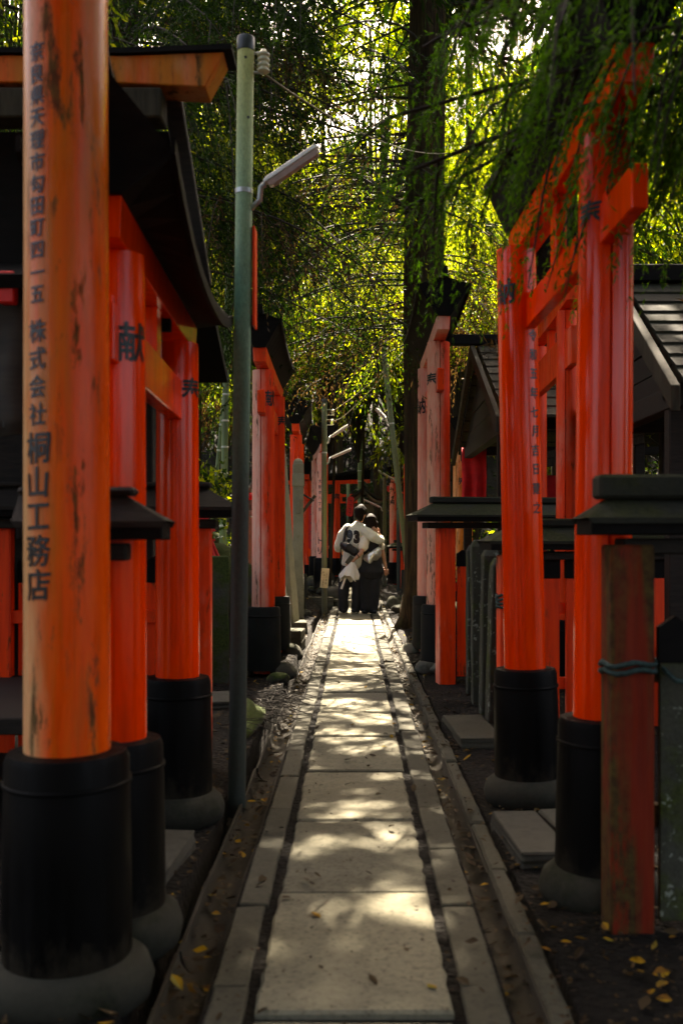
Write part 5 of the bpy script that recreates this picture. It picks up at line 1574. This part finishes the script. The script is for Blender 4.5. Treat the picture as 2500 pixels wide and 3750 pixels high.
SKY_BLOCKER = dict(TOP, z0=4.8, z1=12, n=44, len=4.2, tw=46, nb=6, bl=.36, bw=.13, sag=.12)  # crowns of unseen cedars, added to cut sky light from behind
for q_, (tx, ty, lz) in enumerate(((-3.2, -4.0, 4.8), (.4, -8.5, 3.0), (3.4, -3.6, 4.8), (-4.8, -9.5, 2.4), (4.6, -9.0, 2.4))):
    cedar('unseen cedar added behind the viewer to block rear sky, ' + ['on the left', 'straight back', 'on the right', 'far back on the left', 'far back on the right'][q_], tx, ty, 13, .28, [dict(SKY_BLOCKER, z0=lz)], seed=51 + 3 * q_)
for q_, (tx, ty) in enumerate(((-5.5, 45), (-1.5, 48), (2.5, 47), (6.5, 49), (-9, 50), (10.5, 46))):
    cedar('tall cedar on the far hillside, ' + ['left of the path', 'in line with the path', 'right of the big trunk', 'far right', 'far left', 'beyond the right shrines'][q_], tx, ty, 15, .3,
          [dict(TOP, z0=2, z1=13, n=48, len=4.6, tw=60, nb=6, bl=.5, bw=.15, lit=.35)], seed=80 + q_)

# sunlit broadleaf trees and bamboo beyond
spots = [(4.6, 27, 10.5, 3.4, 7.5, 'sunny broadleaf tree behind the tall right gate'), (1.6, 33, 12, 3.6, 9.0, 'pale sunlit broadleaf tree above the stone shrine'), (-2.8, 31, 11, 3.4, 8.0, 'sunlit broadleaf tree left of the far gate'),
         (7.6, 24, 10, 3.2, 6.2, 'bright green tree behind the right shrine roof'), (6.2, 34, 14, 4.0, 10.5, 'tall pale tree high behind the right gates'), (-6.5, 26, 12, 3.8, 8.0, 'green tree on the left slope'),
         (-.6, 42, 13, 4.2, 9.5, 'bright far tree over the middle of the path'), (3.8, 44, 15, 4.6, 12.0, 'far bright tree right of the trunk'), (-5.0, 42, 15, 4.5, 11.0, 'far tree high on the left slope'), (10.5, 31, 12, 4, 8, 'bright tree at the right edge behind the shrine'), (5.6, 29.5, 16, 2.8, 13.2, 'high bright crown right of the trunk'),
         (8.4, 15, 10, 3.2, 6, 'green tree right of the shrine with dark roof'), (-6.9, 20, 14, 3.2, 10.6, 'bright green crown in the upper left corner'), (10.5, 21, 13, 3.8, 9.0, 'tall bright tree in the upper right corner'), (7.0, 19, 12, 3.0, 9.5, 'sunlit tree above the bright red right gate'), (.9, 36, 20, 3.0, 18.0, 'high sunlit crown above the middle of the path')]
for q, (x, y, H, cr, cz, lb) in enumerate(spots):
    leafy(lb, x, y, H, .16, cr, cz, 14000 if y < 36 else 9000, .17 if y < 36 else .28, 70 + q, ('broad', 'broad', 'cedar_lit'), clumps=55, squash=.85)

for q, (x, y, cz, cr, lb) in enumerate(((-1.7, 19.6, 5.0, 1.5, 'left of the leaning green pole'), (2.0, 19.9, 5.6, 1.5, 'just right of the cedar trunk'), (3.5, 20.6, 4.9, 1.6, 'above the gabled shrine ridge'), (.1, 22.6, 6.9, 1.6, 'over the far end of the path'), (5.2, 17.6, 5.2, 1.6, 'behind the bright red right gate'), (-.5, 20.6, 5.9, 1.0, 'over the double lamp pole'))):
    leafy('young maple with yellow-green sunlit leaves ' + lb, x, y, cz, .05, cr, cz, 14000, .065, 140 + q, ('broad', 'broad', 'cedar_lit', 'dead') if q % 2 else ('broad', 'cedar_lit'), clumps=60, squash=.8, bw=.55, name='young_maple', group='young sunlit trees behind the trunk')

def bamboo(label, x, y, H, r, lean, n=420):
    z0 = gz(x, y); root = tag(empty('bamboo_stem', (x, y, z0)), label, 'bamboo', 'bamboo stems'); root.rotation_euler = (lean[0], lean[1], 0)
    m = MB(); prof = [(r * (1 - .5 * t), H * t) for t in np.linspace(0, 1, 12)]; m.lathe(prof, n=10); m.build('culm', 'bamboo', root, smooth='auto')
    z = .3
    while z < H * .8:
        m = MB(); rr_ = r * (1 - .5 * z / H); m.lathe([(rr_, z - .012), (rr_ * 1.13, z - .004), (rr_ * 1.13, z + .006), (rr_, z + .014)], n=10); m.build('node_ring', 'bamboo_ring', root, smooth='auto'); z += .34
    O = np.stack([rng.normal(0, .5, n), rng.normal(0, .5, n), rng.uniform(H * .55, H * 1.02, n)], 1); D = norm(rng.normal(0, 1, O.shape) + np.array([0, 0, -.8]))
    Q = blades(O + np.array([x, y, z0]), D, .05, 3, .16, .022, .3, .4) - np.array([x, y, z0])
    np_mesh('leaves', Q, ('broad',), root)
bamboo('pale ringed bamboo stem left of the green pole', -1.72, 12.9, 9.5, .05, (0, .02))
bamboo('thin bamboo stem next to the ringed one on the left', -2.0, 13.2, 8.0, .03, (0, .09))
bamboo('far ringed bamboo stem above the path in the middle', .22, 32.5, 8.5, .13, (0, 0), 200)
bamboo('far thin bamboo stem left above the gates', -2.1, 28.0, 8.0, .09, (0, .03), 200)
bamboo('dark bamboo stem right of the path behind the trunk', 1.6, 30.5, 8.0, .11, (0, 0), 200)
bamboo('thin leaning bamboo far left of the gates', -2.6, 27.0, 7.5, .12, (0, .14), 200)
bamboo('green bamboo stem behind the right gates', 3.1, 25.0, 8.0, .07, (0, -.04), 300)

# bushes and ferns
bushes = [(-2.1, 8.3, .55, .7, 'low green bush on the slope left of the glossy gate'), (-1.9, 10.6, 1.45, .8, 'sunlit shrub above the mossy boulder'), (-2.6, 15, .7, 1.0, 'shrub on the slope behind the left bamboo'), (-2.3, 18.5, .5, .9, 'shrub behind the orange end-on gate'),
          (2.4, 13.6, .8, .9, 'shrub behind the gabled shrine'), (5.4, 19, 1.2, 1.6, 'large bright shrub behind the right shrines'), (1.9, 18.6, .6, .8, 'dark shrub beyond the cedar trunk'), (-1.7, 36.5, .7, 1.2, 'dark fern bush on the far hillside left'),
          (1.2, 37.5, .9, 1.3, 'dark shrub on the far hillside behind the stone shrine'), (3.4, 36.5, 1.0, 1.3, 'shrub on the far hillside right'), (-3.6, 12, .9, 1.2, 'green shrub high on the left slope'), (.1, 39.5, 1.0, 1.3, 'brownish shrub on the far hillside in the middle'),
          (4.5, 12.8, 2.0, 1.4, 'leafy shrub over the right shrine roofs'), (6.3, 13.5, 2.4, 1.6, 'bright leafy shrub at the right edge over the roof')]
for q, (x, y, cz, cr, lb) in enumerate(bushes):
    leafy(lb, x, y, .5, .03, cr, cz, 2600, .085 if y < 20 else .13, 200 + q, ('broad', 'cedar') if y < 30 else ('cedar', 'cedar', 'dead'), name='shrub', group='shrubs and ferns', cat='shrub', stem=False, clumps=26, squash=.7, bw=.4)

# undergrowth on the hillsides: nobody could count it
n = 26000
X = rng.uniform(-14, 14, n); Yv = rng.uniform(9, 58, n)
ok = ((np.abs(X) > 2.2) & (Yv < 34)) | (Yv > 35.5)
X, Yv = X[ok], Yv[ok]
Z = np.array([gz(a, b) for a, b in zip(X, Yv)])
O = np.stack([X, Yv, Z + rng.uniform(0, .25, len(X))], 1)
D = norm(rng.normal(0, 1, O.shape) + np.array([0, 0, .6]))
Q = blades(O, D, .15, 2, .22, .05, .6, .5)
stuff(np_mesh('undergrowth', Q, ('cedar', 'dead'), None, rng.choice(2, len(Q), p=[.75, .25])), 'ferns and dead leaves covering the hillsides')

# ------------------------------------------------------------------ fallen leaves
def leaf_scatter(n, xr, yr, zf, sz, name, label, mats, p, keep=None, curl=.35):
    X = rng.uniform(*xr, n); Yv = yr[0] + (yr[1] - yr[0]) * rng.random(n) ** 1.5
    if keep is not None:
        k = keep(X, Yv); X, Yv = X[k], Yv[k]
    n = len(X)
    Z = np.array([zf(a, b) for a, b in zip(X, Yv)])
    ang = rng.uniform(0, 6.28, n); s = sz * rng.uniform(.5, 1.4, n)
    d = np.stack([np.cos(ang), np.sin(ang), rng.normal(0, curl * .6, n)], 1); w = np.stack([-np.sin(ang), np.cos(ang), rng.normal(0, curl, n)], 1)
    C = np.stack([X, Yv, Z + rng.uniform(.004, .014, n)], 1)
    wd = rng.uniform(.20, .34, n)
    up = np.array([0, 0, 1.0]); S = s[:, None]; fold = rng.uniform(.0, .5, (n, 1)); arch = rng.uniform(-.1, .28, (n, 1))
    b0 = C - d * S * .5; tip = C + d * S * .5 + up * S * arch
    sk = rng.uniform(-.08, .08, (n, 1))
    halves = []
    for sg_ in (-1, 1):
        w1 = w * sg_ * (s * wd)[:, None]
        halves.append(np.stack([b0, C - d * S * (.18 + sk) + w1 * .85 + up * S * wd[:, None] * fold, C + d * S * (.16 + sk) + w1 + up * S * (wd[:, None] * fold + arch * .4), tip], 1))
    Q = np.stack(halves, 1).reshape(-1, 4, 3)
    mi = np.repeat(rng.choice(len(mats), n, p=p), 2)
    return stuff(np_mesh(name, Q, mats, None, mi), label)
def top_z(x, y):
    if -.39 < x < .40: return .0
    if .40 <= x < .505: return -.05
    if .505 <= x < .57: return .0
    if -.53 < x < -.39: return -.06
    return gz(x, y) + .004
off_path = lambda X, Yv: ((X < -.40) | (X > .41))
leaf_scatter(5200, (-2.3, 2.3), (1.6, 20), top_z, .045, 'fallen_leaves', 'dry brown leaves strewn on the soil beside the path', ('litter', 'yellow_leaf'), [.94, .06], off_path)
leaf_scatter(380, (.40, .52), (1.8, 17), lambda x, y: -.062, .038, 'fallen_leaves', 'dry leaves gathered in the right gutter', ('litter', 'yellow_leaf'), [.88, .12])
leaf_scatter(420, (-.54, -.40), (1.8, 17), lambda x, y: -.07, .038, 'fallen_leaves', 'dry leaves gathered in the left gutter', ('litter', 'yellow_leaf'), [.85, .15])
leaf_scatter(110, (-.37, .39), (2.2, 15), top_z, .034, 'fallen_leaves', 'few brown leaves lying on the stone path', ('litter', 'yellow_leaf'), [.85, .15])
leaf_scatter(110, (.56, 1.3), (2.2, 6.5), top_z, .042, 'fallen_leaves', 'yellow leaves on the dark soil right of the gutter', ('yellow_leaf',), [1.0])
leaf_scatter(60, (-1.1, -.42), (2.4, 7.5), top_z, .042, 'fallen_leaves', 'yellow leaves on the dark soil left of the path', ('yellow_leaf',), [1.0])
leaf_scatter(9000, (-1.4, 1.5), (1.6, 12), top_z, .018, 'leaf_fragments', 'crumbs of dead needles and leaves on the bare soil', ('litter', 'dead'), [.6, .4], off_path)
leaf_scatter(700, (-.38, .40), (1.8, 14), top_z, .012, 'leaf_fragments', 'tiny brown bits scattered on the stone path', ('litter',), [1.0])
# dead twigs heaped beside the left gutter, and needles on the shrine roofs
m = MB(); r2 = random.Random(8)
for q in range(140):
    a = r2.uniform(0, 6.28); l = r2.uniform(.10, .38); c = Vector((r2.gauss(-.60, .10), r2.gauss(7.15, .38), r2.uniform(.0, .08)))
    d = Vector((math.cos(a), math.sin(a), r2.uniform(-.12, .25))) * l
    m.tube([c - d / 2, c + Vector((r2.uniform(-.02, .02), r2.uniform(-.02, .02), .02)), c + d / 2], [.004, .0035, .0015], 4, cap=False)
stuff(m.build('dead_twigs', 'twig'), 'heap of dead cedar twigs beside the left gutter')
def roof_litter(sh_x0, x1, yc, half, ze, zr, n, label):
    X = rng.uniform(sh_x0 + .05, x1, n); u = rng.beta(2, 2.2, n)
    Yv = yc - half * u; Z = zr + (ze - zr) * u + .03 + np.abs(rng.normal(0, .03, n))
    clump = np.sin(X * 3.1 + Yv * 2) + np.sin(X * 5.7 - Yv * 4.1) > -.1
    O = np.stack([X, Yv, Z], 1)[clump]; D = norm(rng.normal(0, 1, O.shape) * np.array([1, 1, .35]))
    stuff(np_mesh('roof_litter', blades(O, D, .05, 1, .16, .022, .1, .3, False), ('dead', 'litter'), None, None), label)
roof_litter(1.36, 4.6, 11.0, 1.95, 2.36, 3.36, 5200, 'brown cedar needles heaped on the gabled shrine roof')
roof_litter(1.95, 4.6, 6.55, 1.12, 2.10, 2.90, 4200, 'brown cedar needles heaped on the lichened roof at right')
